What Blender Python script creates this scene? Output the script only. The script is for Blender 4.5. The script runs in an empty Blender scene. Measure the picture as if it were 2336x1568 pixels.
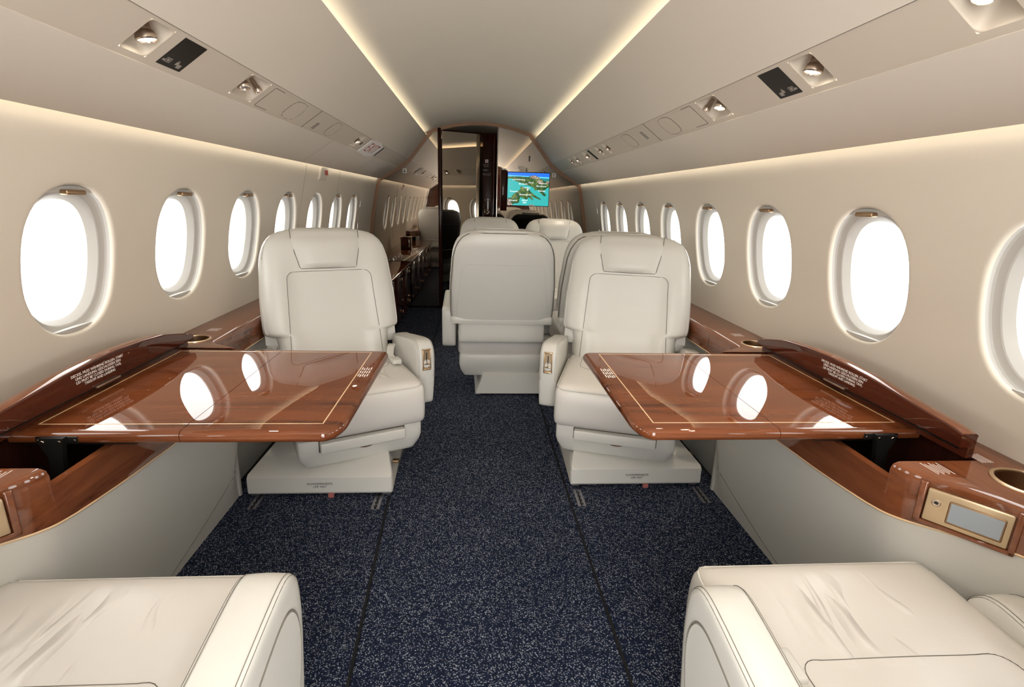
import bpy, bmesh, math, random
from mathutils import Vector, Matrix
random.seed(7)
PI = math.pi
scene = bpy.context.scene
COL = scene.collection

# ------------------------------------------------------------------ camera
RT = Vector((0.99737622, -0.06682667, 0.02783651))
UP = Vector((-0.00873983, 0.27055549, 0.96266471))
FW = Vector((0.071863, 0.96038218, -0.26926156))
cam_d = bpy.data.cameras.new('camera'); cam = bpy.data.objects.new('camera', cam_d); COL.objects.link(cam)
M = Matrix.Identity(4)
for i in range(3):
    M[i][0] = RT[i]; M[i][1] = UP[i]; M[i][2] = -FW[i]
M[0][3], M[1][3], M[2][3] = -0.04197, 0.0, 1.16243
cam.matrix_world = M
cam_d.sensor_width = 36.0; cam_d.lens = 1172.95 / 2336 * 36.0
cam_d.clip_start = 0.02; cam_d.clip_end = 200
scene.camera = cam

# ------------------------------------------------------------------ world and light
w = bpy.data.worlds.new('sky'); scene.world = w; w.use_nodes = True
bg = w.node_tree.nodes['Background']
bg.inputs[0].default_value = (1.0, 0.985, 0.96, 1); bg.inputs[1].default_value = 3.1
scene.view_settings.view_transform = 'Standard'; scene.view_settings.look = 'None'
scene.view_settings.exposure = 1.03; scene.view_settings.gamma = 1.0
scene.view_settings.use_curve_mapping = False
scene.cycles.max_bounces = 14; scene.cycles.diffuse_bounces = 8; scene.cycles.glossy_bounces = 6
scene.cycles.transparent_max_bounces = 12; scene.cycles.sample_clamp_indirect = 12.0
scene.cycles.caustics_reflective = False; scene.cycles.caustics_refractive = False

PITCH, WY0, ZC = 0.534, 1.464, 0.971      # window spacing, first window, window centre height
Y0, Y1, Y2 = -0.405, 5.557, 6.9           # aft bulkhead, mirrored bulkhead, end of the vestibule

def area(name, loc, direction, sx, sy, power, color=(1, .93, .8), portal=False, spread=None, longaxis=(0, 1, 0)):
    d = bpy.data.lights.new(name, 'AREA'); d.shape = 'RECTANGLE'; d.size = sx; d.size_y = sy; d.energy = power; d.color = color
    if portal: d.cycles.is_portal = True
    if spread: d.spread = spread
    o = bpy.data.objects.new(name, d); COL.objects.link(o)
    z = -Vector(direction).normalized(); x = Vector(longaxis); x = (x - z * x.dot(z)).normalized(); y = z.cross(x)
    m = Matrix.Identity(4)
    for i in range(3): m[i][0] = x[i]; m[i][1] = y[i]; m[i][2] = z[i]; m[i][3] = loc[i]
    o.matrix_world = m
    return o
LY = (Y0 + Y1) / 2; LL = Y1 - Y0 - .06
for s in (-1, 1):
    area('cove_strip_light', (s * .606, LY, 1.722), (-s * .75, 0, .66), LL, .02, 2.5, (1, .90, .70))
    area('valance_strip_light', (s * .985, LY, 1.385), (s * .55, 0, -.84), LL, .02, 2.0, (1, .92, .74))
    area('cove_strip_light', (s * .606, (Y1 + Y2) / 2, 1.722), (-s * .75, 0, .66), Y2 - Y1 - .2, .02, 2.6, (1, .86, .6))
for s in (-1, 1):
    for i in range(-3, 7):
        area('window_portal', (s * 1.235, WY0 + i * PITCH, ZC), (-s, 0, 0), .27, .35, 1, portal=True)

# added fill light behind the camera, shining in through the aft bulkhead opening
area('aft_fill_light', (0, Y0 - .03, 1.18), (0, 1, -.08), .62, 1.25, 6.6, (1, .97, .93), longaxis=(1, 0, 0))

# ------------------------------------------------------------------ materials
def mat(name, color, rough=.5, metal=0., coat=0., bump=None, spec=None, coatr=.03, emit=None, estr=1.):
    m = bpy.data.materials.new(name); m.use_nodes = True
    nt = m.node_tree; b = nt.nodes['Principled BSDF']
    b.inputs['Base Color'].default_value = (*color, 1); b.inputs['Roughness'].default_value = rough
    b.inputs['Metallic'].default_value = metal; b.inputs['Coat Weight'].default_value = coat
    b.inputs['Coat Roughness'].default_value = coatr
    if spec is not None: b.inputs['Specular IOR Level'].default_value = spec
    if emit: b.inputs['Emission Color'].default_value = (*emit, 1); b.inputs['Emission Strength'].default_value = estr
    if bump:
        sc, st, dist = bump
        tc = nt.nodes.new('ShaderNodeTexCoord'); n = nt.nodes.new('ShaderNodeTexNoise'); n.inputs['Scale'].default_value = sc
        n.inputs['Detail'].default_value = 4
        bp = nt.nodes.new('ShaderNodeBump'); bp.inputs['Strength'].default_value = st; bp.inputs['Distance'].default_value = dist
        nt.links.new(tc.outputs['Object'], n.inputs['Vector']); nt.links.new(n.outputs[0], bp.inputs['Height'])
        nt.links.new(bp.outputs[0], b.inputs['Normal'])
    return m
def wood(name, c1, c2, axis='Y', rough=.35, coat=1., scale=1.):
    m = mat(name, c1, rough, coat=coat, coatr=.010, spec=.0)
    m.node_tree.nodes['Principled BSDF'].inputs['Coat IOR'].default_value = 1.65
    nt = m.node_tree; b = nt.nodes['Principled BSDF']; L = nt.links.new
    tc = nt.nodes.new('ShaderNodeTexCoord'); mp = nt.nodes.new('ShaderNodeMapping')
    s = {'X': (1.5, 14, 14), 'Y': (14, 1.5, 14), 'Z': (14, 14, 1.5)}[axis]
    mp.inputs['Scale'].default_value = [v * scale for v in s]
    L(tc.outputs['Object'], mp.inputs['Vector'])
    n1 = nt.nodes.new('ShaderNodeTexNoise'); n1.inputs['Scale'].default_value = 1.3; n1.inputs['Detail'].default_value = 8
    n1.inputs['Roughness'].default_value = .62; n1.inputs['Distortion'].default_value = .5
    mp2 = nt.nodes.new('ShaderNodeMapping'); mp2.inputs['Scale'].default_value = [v * 5 * scale for v in s]
    L(tc.outputs['Object'], mp2.inputs['Vector'])
    n2 = nt.nodes.new('ShaderNodeTexNoise'); n2.inputs['Scale'].default_value = 1.5; n2.inputs['Detail'].default_value = 5
    L(mp.outputs[0], n1.inputs['Vector']); L(mp2.outputs[0], n2.inputs['Vector'])
    ad = nt.nodes.new('ShaderNodeMath'); ad.operation = 'MULTIPLY_ADD'; ad.inputs[1].default_value = .3
    L(n2.outputs[0], ad.inputs[0]); L(n1.outputs[0], ad.inputs[2])
    r = nt.nodes.new('ShaderNodeValToRGB'); e = r.color_ramp.elements
    e[0].position = .42; e[0].color = (*c2, 1); e[1].position = .82; e[1].color = (*c1, 1)
    x = e.new(.56); x.color = tuple((a * .6 + b_ * .4) for a, b_ in zip(c1, c2)) + (1,)
    L(ad.outputs[0], r.inputs[0]); L(r.outputs[0], b.inputs['Base Color'])
    return m
def leather(name, color, rough=.42, wrinkle=0.):
    m = mat(name, color, rough, coat=.15, coatr=.25)
    nt = m.node_tree; b = nt.nodes['Principled BSDF']; L = nt.links.new
    tc = nt.nodes.new('ShaderNodeTexCoord')
    v = nt.nodes.new('ShaderNodeTexVoronoi'); v.inputs['Scale'].default_value = 420
    bp = nt.nodes.new('ShaderNodeBump'); bp.inputs['Strength'].default_value = .10; bp.inputs['Distance'].default_value = .0006
    L(tc.outputs['Object'], v.inputs['Vector']); L(v.outputs['Distance'], bp.inputs['Height'])
    n = nt.nodes.new('ShaderNodeTexNoise'); n.inputs['Scale'].default_value = 7; n.inputs['Detail'].default_value = 3
    b2 = nt.nodes.new('ShaderNodeBump'); b2.inputs['Strength'].default_value = .25; b2.inputs['Distance'].default_value = .008
    L(tc.outputs['Object'], n.inputs['Vector']); L(n.outputs[0], b2.inputs['Height']); L(bp.outputs[0], b2.inputs['Normal'])
    last = b2
    if wrinkle:
        mp = nt.nodes.new('ShaderNodeMapping'); mp.inputs['Rotation'].default_value = (0, 0, .5); mp.inputs['Scale'].default_value = (20, 5, 5)
        n3 = nt.nodes.new('ShaderNodeTexNoise'); n3.inputs['Scale'].default_value = 1; n3.inputs['Detail'].default_value = 1
        n3.inputs['Distortion'].default_value = .6
        mr = nt.nodes.new('ShaderNodeMapRange'); mr.inputs[1].default_value = .50; mr.inputs[2].default_value = .72
        # folds live in the middle of the seat front, where people sit
        sp = nt.nodes.new('ShaderNodeSeparateXYZ'); L(tc.outputs['Object'], sp.inputs[0])
        mx = nt.nodes.new('ShaderNodeMath'); mx.operation = 'ABSOLUTE'; L(sp.outputs[0], mx.inputs[0])
        mk = nt.nodes.new('ShaderNodeMapRange'); mk.inputs[1].default_value = .17; mk.inputs[2].default_value = .08; L(mx.outputs[0], mk.inputs[0])
        my = nt.nodes.new('ShaderNodeMath'); my.operation = 'SUBTRACT'; my.inputs[1].default_value = .12; L(sp.outputs[1], my.inputs[0])
        my2 = nt.nodes.new('ShaderNodeMath'); my2.operation = 'ABSOLUTE'; L(my.outputs[0], my2.inputs[0])
        mk2 = nt.nodes.new('ShaderNodeMapRange'); mk2.inputs[1].default_value = .11; mk2.inputs[2].default_value = .02; L(my2.outputs[0], mk2.inputs[0])
        mm = nt.nodes.new('ShaderNodeMath'); mm.operation = 'MULTIPLY'; L(mk.outputs[0], mm.inputs[0]); L(mk2.outputs[0], mm.inputs[1])
        m2 = nt.nodes.new('ShaderNodeMath'); m2.operation = 'MULTIPLY'
        L(tc.outputs['Object'], mp.inputs['Vector']); L(mp.outputs[0], n3.inputs['Vector']); L(n3.outputs[0], mr.inputs[0])
        L(mr.outputs[0], m2.inputs[0]); L(mm.outputs[0], m2.inputs[1])
        b3 = nt.nodes.new('ShaderNodeBump'); b3.inputs['Strength'].default_value = wrinkle; b3.inputs['Distance'].default_value = .014
        L(m2.outputs[0], b3.inputs['Height']); L(b2.outputs[0], b3.inputs['Normal']); last = b3
    L(last.outputs[0], b.inputs['Normal'])
    return m
def carpet_mat(name):
    m = mat(name, (.01, .013, .03), .95, spec=.15)
    nt = m.node_tree; b = nt.nodes['Principled BSDF']; L = nt.links.new
    tc = nt.nodes.new('ShaderNodeTexCoord'); acc = None
    for k, (ang, th) in enumerate(((.35, .87), (-.9, .88), (1.6, .89), (-.2, .89))):
        mp = nt.nodes.new('ShaderNodeMapping'); mp.vector_type = 'TEXTURE'
        mp.inputs['Rotation'].default_value = (0, 0, ang); mp.inputs['Scale'].default_value = (.0066, .0021, .1)
        mp.inputs['Location'].default_value = (k * 3.17, k * 1.3, 0)
        L(tc.outputs['Object'], mp.inputs['Vector'])
        v = nt.nodes.new('ShaderNodeTexVoronoi'); v.voronoi_dimensions = '2D'; v.inputs['Scale'].default_value = 1; L(mp.outputs[0], v.inputs['Vector'])
        sp = nt.nodes.new('ShaderNodeSeparateColor'); L(v.outputs['Color'], sp.inputs[0])
        g = nt.nodes.new('ShaderNodeMath'); g.operation = 'GREATER_THAN'; g.inputs[1].default_value = th; L(sp.outputs[0], g.inputs[0])
        d = nt.nodes.new('ShaderNodeMapRange'); d.inputs[1].default_value = .40; d.inputs[2].default_value = .25; L(v.outputs['Distance'], d.inputs[0])
        q = nt.nodes.new('ShaderNodeMath'); q.operation = 'MULTIPLY'; L(g.outputs[0], q.inputs[0]); L(d.outputs[0], q.inputs[1])
        q2 = nt.nodes.new('ShaderNodeMath'); q2.operation = 'MULTIPLY'; L(q.outputs[0], q2.inputs[0]); L(sp.outputs[1], q2.inputs[1])
        if acc is None: acc = q2
        else:
            mx = nt.nodes.new('ShaderNodeMath'); mx.operation = 'MAXIMUM'; L(acc.outputs[0], mx.inputs[0]); L(q2.outputs[0], mx.inputs[1]); acc = mx
    n = nt.nodes.new('ShaderNodeTexNoise'); n.inputs['Scale'].default_value = 260; n.inputs['Detail'].default_value = 3; L(tc.outputs['Object'], n.inputs['Vector'])
    r = nt.nodes.new('ShaderNodeValToRGB'); e = r.color_ramp.elements
    e[0].position = .35; e[0].color = (.0035, .0055, .013, 1); e[1].position = .7; e[1].color = (.011, .019, .050, 1)
    L(n.outputs[0], r.inputs[0])
    mix = nt.nodes.new('ShaderNodeMix'); mix.data_type = 'RGBA'
    L(acc.outputs[0], mix.inputs[0]); L(r.outputs[0], mix.inputs[6]); mix.inputs[7].default_value = (.52, .56, .64, 1)
    L(mix.outputs[2], b.inputs['Base Color'])
    bp = nt.nodes.new('ShaderNodeBump'); bp.inputs['Strength'].default_value = .6; bp.inputs['Distance'].default_value = .003
    L(n.outputs[0], bp.inputs['Height']); L(bp.outputs[0], b.inputs['Normal'])
    return m
def glass_mat():
    m = bpy.data.materials.new('window_glass'); m.use_nodes = True; nt = m.node_tree; nt.nodes.clear(); L = nt.links.new
    o = nt.nodes.new('ShaderNodeOutputMaterial'); t = nt.nodes.new('ShaderNodeBsdfTransparent'); t.inputs[0].default_value = (.97, .98, .98, 1)
    g = nt.nodes.new('ShaderNodeBsdfGlossy'); g.inputs['Roughness'].default_value = .02
    lw = nt.nodes.new('ShaderNodeLayerWeight'); lw.inputs[0].default_value = .5
    pw = nt.nodes.new('ShaderNodeMath'); pw.operation = 'POWER'; pw.inputs[1].default_value = 5; L(lw.outputs['Facing'], pw.inputs[0])
    f = nt.nodes.new('ShaderNodeMath'); f.operation = 'MULTIPLY_ADD'; f.inputs[1].default_value = .6; f.inputs[2].default_value = .03; L(pw.outputs[0], f.inputs[0])
    x = nt.nodes.new('ShaderNodeMixShader'); L(f.outputs[0], x.inputs[0]); L(t.outputs[0], x.inputs[1]); L(g.outputs[0], x.inputs[2]); L(x.outputs[0], o.inputs[0])
    return m

MT = {}
MT['wall'] = mat('wall_fabric', (.72, .655, .555), .7, bump=(300, .12, .0015), spec=.25)
MT['panel'] = mat('headliner_leather', (.72, .655, .572), .6, bump=(260, .08, .001), spec=.3)
MT['ceil'] = mat('ceiling_lining', (.76, .71, .62), .6, bump=(200, .06, .001), spec=.3)
MT['strip'] = mat('service_strip', (.64, .57, .48), .5, spec=.35)
MT['strip_pit'] = mat('recess_plastic', (.68, .60, .50), .4, spec=.4)
MT['reveal'] = mat('window_surround', (.50, .48, .445), .5, bump=(400, .08, .0008))
MT['dado'] = mat('side_panel_leather', (.56, .545, .50), .55, bump=(240, .08, .001), spec=.3)
MT['leather'] = leather('cream_leather', (.63, .615, .57))
MT['leather_seat'] = leather('cream_leather_creased', (.64, .61, .57), .34, wrinkle=.9)
MT['leather_dark'] = leather('dark_brown_leather', (.018, .010, .010), .5)
MT['seam'] = mat('seam_thread', (.16, .145, .12), .8)
MT['groove'] = mat('panel_gap', (.10, .085, .065), .9)
MT['wood_x'] = wood('varnished_table_wood', (.19, .055, .018), (.032, .006, .0025), 'X')
MT['wood_y'] = wood('varnished_ledge_wood', (.22, .070, .026), (.045, .010, .004), 'Y')
MT['wood_d'] = wood('varnished_dark_wood', (.085, .019, .009), (.022, .005, .003), 'Y')
MT['wood_z'] = wood('varnished_panel_wood', (.035, .010, .006), (.010, .003, .002), 'Z', coat=.25)
MT['joint'] = mat('fine_wall_joint', (.36, .32, .27), .9)
MT['inlay'] = mat('maple_inlay', (.78, .55, .32), .4, coat=1)
MT['trimwood'] = mat('bronze_trim', (.30, .17, .10), .55, coat=.0)
MT['gold'] = mat('satin_gold', (.72, .52, .33), .28, metal=1)
MT['goldpaint'] = mat('champagne_panel', (.62, .47, .30), .33, metal=.75)
MT['bronze'] = mat('bronze_handle', (.38, .25, .15), .35, metal=1)
MT['nickel'] = mat('satin_nickel', (.60, .50, .42), .25, metal=1)
MT['black'] = mat('black_plastic', (.012, .011, .010), .35)
MT['blackmetal'] = mat('black_metal', (.03, .028, .026), .3, metal=.7)
MT['signplate'] = mat('dark_sign_panel', (.014, .011, .009), .35, spec=.15)
MT['mirror'] = mat('tinted_mirror', (.50, .435, .37), .012, metal=1)
MT['mirror_edge'] = mat('mirror_edge', (.7, .66, .6), .2, metal=1)
MT['carpet'] = carpet_mat('flecked_navy_carpet')
MT['subfloor'] = mat('bare_floor', (.004, .004, .005), .9)
MT['glass'] = glass_mat()
MT['white'] = mat('white_print', (.85, .83, .80), .6)
MT['ink'] = mat('black_print', (.01, .01, .01), .6)
MT['red'] = mat('red_print', (.42, .02, .02), .5)
MT['redtag'] = mat('red_tag', (.38, .12, .11), .6)
MT['greyprint'] = mat('grey_print', (.30, .27, .24), .6)
MT['lens'] = mat('lamp_lens', (1, .95, .85), .3, emit=(1, .90, .74), estr=14)
MT['lens_off'] = mat('unlit_lens', (.25, .22, .2), .1, coat=1)
MT['lcd'] = mat('grey_display', (.30, .34, .38), .25, coat=.6)
MT['track'] = mat('seat_track_metal', (.30, .29, .31), .4, metal=.9)

# ------------------------------------------------------------------ helpers
WM = {}
def link(name, me, m, parent=None, local=False, kind=None, smooth=True):
    o = bpy.data.objects.new(name, me); COL.objects.link(o)
    if m is not None and hasattr(me, 'materials'): me.materials.append(m)
    if smooth and isinstance(me, bpy.types.Mesh):
        me.polygons.foreach_set('use_smooth', [True] * len(me.polygons)); me.set_sharp_from_angle(angle=math.radians(38))
    if parent is not None:
        o.parent = parent
        if not local: o.matrix_parent_inverse = WM.get(parent, Matrix.Identity(4)).inverted()
    if kind: o['kind'] = kind
    return o
def tag(o, label, cat, group=None, kind=None):
    o['label'] = label; o['category'] = cat
    if group: o['group'] = group
    if kind: o['kind'] = kind
    return o
def thing(name, loc, label, cat, group=None, rot=0.):
    o = bpy.data.objects.new(name, None); COL.objects.link(o); o.empty_display_size = .05
    o.location = loc; o.rotation_euler = (0, 0, rot)
    WM[o] = Matrix.Translation(loc) @ Matrix.Rotation(rot, 4, 'Z')
    return tag(o, label, cat, group)
def mesh(verts, faces, name='m'):
    me = bpy.data.meshes.new(name); me.from_pydata([tuple(v) for v in verts], [], faces); me.update(); return me
def frombm(bm, name='m', recalc=True):
    if recalc: bmesh.ops.recalc_face_normals(bm, faces=bm.faces[:])
    me = bpy.data.meshes.new(name); bm.to_mesh(me); bm.free(); return me
def bm_box(bm, lo, hi, bevel=0., seg=2, mtx=None):
    b2 = bmesh.new(); bmesh.ops.create_cube(b2, size=1)
    for v in b2.verts: v.co = Vector([lo[i] + (v.co[i] + .5) * (hi[i] - lo[i]) for i in range(3)])
    if bevel: bmesh.ops.bevel(b2, geom=b2.edges[:], offset=bevel, segments=seg, affect='EDGES', profile=.5)
    if mtx: bmesh.ops.transform(b2, matrix=mtx, verts=b2.verts[:])
    t = bpy.data.meshes.new('t'); b2.to_mesh(t); b2.free(); bm.from_mesh(t); bpy.data.meshes.remove(t)
def box(name, lo, hi, m, parent=None, bevel=0., seg=2, mtx=None, local=False, kind=None):
    lo2 = [min(a, b) for a, b in zip(lo, hi)]; hi2 = [max(a, b) for a, b in zip(lo, hi)]
    bm = bmesh.new(); bm_box(bm, lo2, hi2, bevel, seg, mtx)
    return link(name, frombm(bm), m, parent, local, kind)
def rbox(c, h, r, n=(10, 10, 6), crown=0., shape=None, mtx=None):
    """rounded, optionally crowned and reshaped box; returns a mesh"""
    bm = bmesh.new(); V = {}
    def P(i, j, k): return (i / n[0] * 2 - 1, j / n[1] * 2 - 1, k / n[2] * 2 - 1)
    def put(key):
        if key in V: return V[key]
        p = P(*key)
        q = []
        for a, hh in zip(p, h):                       # denser near the edges
            q.append(math.sin(a * PI / 2) * hh if abs(a) < 1 else a * hh)
        core = [max(-(hh - r), min(hh - r, a)) for a, hh in zip(q, h)]
        d = Vector([a - b for a, b in zip(q, core)])
        if d.length > 1e-9: d = d.normalized() * r
        v = Vector(core) + d
        if crown and v.z > 0: v.z += crown * (1 - p[0] ** 2) * (1 - p[1] ** 2)
        if shape: v = Vector(shape(v, p))
        v = v + Vector(c)
        if mtx: v = mtx @ v
        V[key] = bm.verts.new(v); return V[key]
    def face(ks):
        vs = [put(k) for k in ks]
        if len(set(vs)) >= 3:
            try: bm.faces.new(vs)
            except ValueError: pass
    for i in range(n[0]):
        for j in range(n[1]):
            for k in (0, n[2]): face([(i, j, k), (i + 1, j, k), (i + 1, j + 1, k), (i, j + 1, k)])
    for i in range(n[0]):
        for k in range(n[2]):
            for j in (0, n[1]): face([(i, j, k), (i + 1, j, k), (i + 1, j, k + 1), (i, j, k + 1)])
    for j in range(n[1]):
        for k in range(n[2]):
            for i in (0, n[0]): face([(i, j, k), (i, j + 1, k), (i, j + 1, k + 1), (i, j, k + 1)])
    bmesh.ops.remove_doubles(bm, verts=bm.verts[:], dist=1e-6)
    return frombm(bm)
def tube_bm(bm, pts, r, seg=6, closed=False):
    pts = [Vector(p) for p in pts]; n = len(pts); rings = []
    for i, p in enumerate(pts):
        if closed: t = (pts[(i + 1) % n] - pts[i - 1])
        else: t = pts[min(i + 1, n - 1)] - pts[max(i - 1, 0)]
        t = t.normalized() if t.length > 1e-9 else Vector((0, 0, 1))
        a = Vector((0, 0, 1)) if abs(t.z) < .9 else Vector((1, 0, 0))
        u = t.cross(a).normalized(); v = t.cross(u)
        rings.append([bm.verts.new(p + r * (math.cos(2 * PI * k / seg) * u + math.sin(2 * PI * k / seg) * v)) for k in range(seg)])
    rr = range(n) if closed else range(n - 1)
    for i in rr:
        a, b = rings[i], rings[(i + 1) % n]
        # align
        off = min(range(seg), key=lambda o: (a[0].co - b[o].co).length)
        for k in range(seg):
            bm.faces.new((a[k], a[(k + 1) % seg], b[(k + 1 + off) % seg], b[(k + off) % seg]))
    if not closed:
        bm.faces.new(rings[0][::-1]); bm.faces.new(rings[-1])
def tube(name, pts, r, m, parent=None, seg=6, closed=False, local=False):
    bm = bmesh.new(); tube_bm(bm, pts, r, seg, closed)
    return link(name, frombm(bm), m, parent, local)
def lathe(name, prof, m, parent=None, mtx=None, seg=32, local=False):
    vs, fs = [], []
    for (r, z) in prof:
        for k in range(seg): vs.append(Vector((r * math.cos(2 * PI * k / seg), r * math.sin(2 * PI * k / seg), z)))
    for i in range(len(prof) - 1):
        for k in range(seg):
            a = i * seg + k; b = i * seg + (k + 1) % seg; fs.append((a, b, b + seg, a + seg))
    if prof[0][0] > 1e-6: pass
    if mtx: vs = [mtx @ v for v in vs]
    bm = bmesh.new(); bv = [bm.verts.new(v) for v in vs]
    for f in fs:
        bm.faces.new([bv[i] for i in f])
    bmesh.ops.remove_doubles(bm, verts=bm.verts[:], dist=1e-6)
    return link(name, frombm(bm), m, parent, local)
def prism(name, outline, axis, lo, hi, m, parent=None, bevel=0., local=False, kind=None):
    """outline: 2D points; axis: 'X','Y','Z' extrusion"""
    def p3(p, t): return {'X': (t, p[0], p[1]), 'Y': (p[0], t, p[1]), 'Z': (p[0], p[1], t)}[axis]
    bm = bmesh.new(); a = [bm.verts.new(p3(p, lo)) for p in outline]; b = [bm.verts.new(p3(p, hi)) for p in outline]
    n = len(outline)
    bm.faces.new(a); bm.faces.new(b[::-1])
    for i in range(n): bm.faces.new((a[i], b[i], b[(i + 1) % n], a[(i + 1) % n]))
    bmesh.ops.recalc_face_normals(bm, faces=bm.faces[:])
    if bevel: bmesh.ops.bevel(bm, geom=bm.edges[:], offset=bevel, segments=2, affect='EDGES', profile=.5, clamp_overlap=True)
    return link(name, frombm(bm), m, parent, local, kind)
def cut(o, cutters):
    """boolean-difference baked into the mesh; the cutters are removed again"""
    for c in cutters:
        md = o.modifiers.new('b', 'BOOLEAN'); md.operation = 'DIFFERENCE'; md.solver = 'EXACT'; md.object = c
    bpy.context.view_layer.update()
    dg = bpy.context.evaluated_depsgraph_get()
    me = bpy.data.meshes.new_from_object(o.evaluated_get(dg))
    o.modifiers.clear(); old = o.data; o.data = me
    me.polygons.foreach_set('use_smooth', [True] * len(me.polygons)); me.set_sharp_from_angle(angle=math.radians(30))
    for c in cutters: bpy.data.objects.remove(c, do_unlink=True)
def text(name, body, size, origin, xdir, ydir, m, parent=None, align='CENTER', th=.0002, local=False, space=1.0, line=1.0):
    cu = bpy.data.curves.new('t', 'FONT'); cu.body = body; cu.size = size; cu.align_x = align; cu.align_y = 'CENTER'; cu.extrude = th
    cu.resolution_u = 2; cu.space_character = space; cu.space_line = line
    t = bpy.data.objects.new('t', cu); COL.objects.link(t)
    bpy.context.view_layer.update(); dg = bpy.context.evaluated_depsgraph_get()
    me = bpy.data.meshes.new_from_object(t.evaluated_get(dg)); bpy.data.objects.remove(t, do_unlink=True); bpy.data.curves.remove(cu)
    x = Vector(xdir).normalized(); y = Vector(ydir); y = (y - x * y.dot(x)).normalized(); z = x.cross(y); mt = Matrix.Identity(4)
    for i in range(3): mt[i][0] = x[i]; mt[i][1] = y[i]; mt[i][2] = z[i]; mt[i][3] = origin[i]
    me.transform(mt); me.materials.clear()
    return link(name, me, m, parent, local, smooth=False)
def lerp(a, b, t): return a + (b - a) * t
def interp(tab, x):
    if x <= tab[0][0]: return tab[0][1]
    for (a, fa), (b, fb) in zip(tab, tab[1:]):
        if x <= b: return lerp(fa, fb, (x - a) / (b - a))
    return tab[-1][1]
def sstep(a, b, x):
    t = max(0., min(1., (x - a) / (b - a))); return t * t * (3 - 2 * t)

# ------------------------------------------------------------------ the setting
XW = [(0, 1.10), (.3, 1.135), (.60, 1.150), (.70, 1.148), (.82, 1.138), (.90, 1.130), (.97, 1.118), (1.07, 1.100), (1.17, 1.078), (1.26, 1.057), (1.33, 1.040), (1.42, 1.012)]
def xw(z): return interp(XW, z)
PA, PB, PC, PD = (.543, 1.763), (.734, 1.524), (.8375, 1.450), (1.016, 1.330)

def build_wall(s, side):
    bm = bmesh.new()
    zl, zh = .56, 1.41; hw = PITCH / 2
    angs = sorted(set([round(2 * PI * k / 56, 6) for k in range(56)] + [round(math.atan2(dz, dy) % (2 * PI), 6) for dy in (-hw, hw) for dz in (zl - ZC, zh - ZC)]))
    def sup(a, b, t, n=2.35):
        c, sn = math.cos(t), math.sin(t); k = (abs(c / a) ** n + abs(sn / b) ** n) ** (-1 / n); return k * c, k * sn
    def rect(t):
        c, sn = math.cos(t), math.sin(t); ks = []
        if abs(c) > 1e-9: ks.append(hw / abs(c))
        if sn > 1e-9: ks.append((zh - ZC) / sn)
        if sn < -1e-9: ks.append((zl - ZC) / sn)
        k = min(ks); return k * c, k * sn
    layers = [0, .2, .4, .58, .72, .84, .93, 1.0]
    for i in range(-3, 7):
        yc = WY0 + i * PITCH; rings = []
        for l in layers:
            ring = []
            for t in angs:
                a = rect(t); b = sup(.170, .206, t); y = lerp(a[0], b[0], l); z = ZC + lerp(a[1], b[1], l)
                ring.append(bm.verts.new((s * xw(z), yc + y, z)))
            rings.append(ring)
        for q in (.35, .75, 1.1, 1.35, 1.5708):                # soft rolled edge of the opening
            ring = []
            for t in angs:
                o = .010 * math.sin(q); d = .012 * (1 - math.cos(q)); y, z = sup(.170 - o, .206 - o, t); z += ZC
                ring.append(bm.verts.new((s * (xw(z) + d), yc + y, z)))
            rings.append(ring)
        for a, b in zip(rings, rings[1:]):
            n = len(a)
            for k in range(n): bm.faces.new((a[k], a[(k + 1) % n], b[(k + 1) % n], b[k]))
    # plain end strip up to the bulkhead and on into the vestibule
    ya = WY0 + 6.5 * PITCH; zs = [zl + (zh - zl) * k / 12 for k in range(13)]
    for y0_, y1_ in ((ya, Y1 + .02), (Y1 + .02, Y2)):
        for z0_, z1_ in zip(zs, zs[1:]):
            bm.faces.new([bm.verts.new(p) for p in ((s * xw(z0_), y0_, z0_), (s * xw(z0_), y1_, z0_), (s * xw(z1_), y1_, z1_), (s * xw(z1_), y0_, z1_))])
    for z0_, z1_ in ((0, .3), (.3, .56)):                        # hidden lower wall
        bm.faces.new([bm.verts.new(p) for p in ((s * xw(z0_), Y0, z0_), (s * xw(z0_), Y2, z0_), (s * xw(z1_), Y2, z1_), (s * xw(z1_), Y0, z1_))])
    bmesh.ops.remove_doubles(bm, verts=bm.verts[:], dist=1e-5)
    w_ = link('wall_' + side, frombm(bm), MT['wall'], kind='structure')
    tag(w_, 'beige fabric cabin side wall with oval windows on the %s' % side, 'wall')
    if s < 0:                                                      # joints of the emergency exit
        bm = bmesh.new()
        for y in (3.28, 4.06):
            tube_bm(bm, [(s * (xw(z) - .0002), y, z) for z in [.62 + .0395 * k for k in range(19)]], .0016, 5)
        link('exit_joint', frombm(bm), MT['joint'], w_)
    return w_
def sup2(a, b, t, n=2.35):
    c, sn = math.cos(t), math.sin(t); k = (abs(c / a) ** n + abs(sn / b) ** n) ** (-1 / n); return k * c, k * sn
WPLACE = {-3: 'behind the camera, beside the aft bulkhead', -2: 'behind the nearest seat', -1: 'beside the nearest seat'}
WLEFT = {0: 'largest in view, above the open table', 1: 'second largest, above the far end of the open table', 2: 'third largest, just before the rear facing seat back', 3: 'fourth along, above the top corner of the rear facing seat', 4: 'fifth along, within the exit joints', 5: 'sixth along, right of the exit handle', 6: 'last one before the mirrored bulkhead'}
WRIGHT = {-1: 'cut off by the edge of the photo', 0: 'largest seen whole, above the open table', 1: 'second largest whole one, above the cup holder', 2: 'third whole one, next to the rear facing seat back', 3: 'half hidden behind the rear facing seat back', 4: 'thin, second to the left of the seat top', 5: 'thin, next to last before the bulkhead', 6: 'thin, last before the mirrored bulkhead'}
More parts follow.
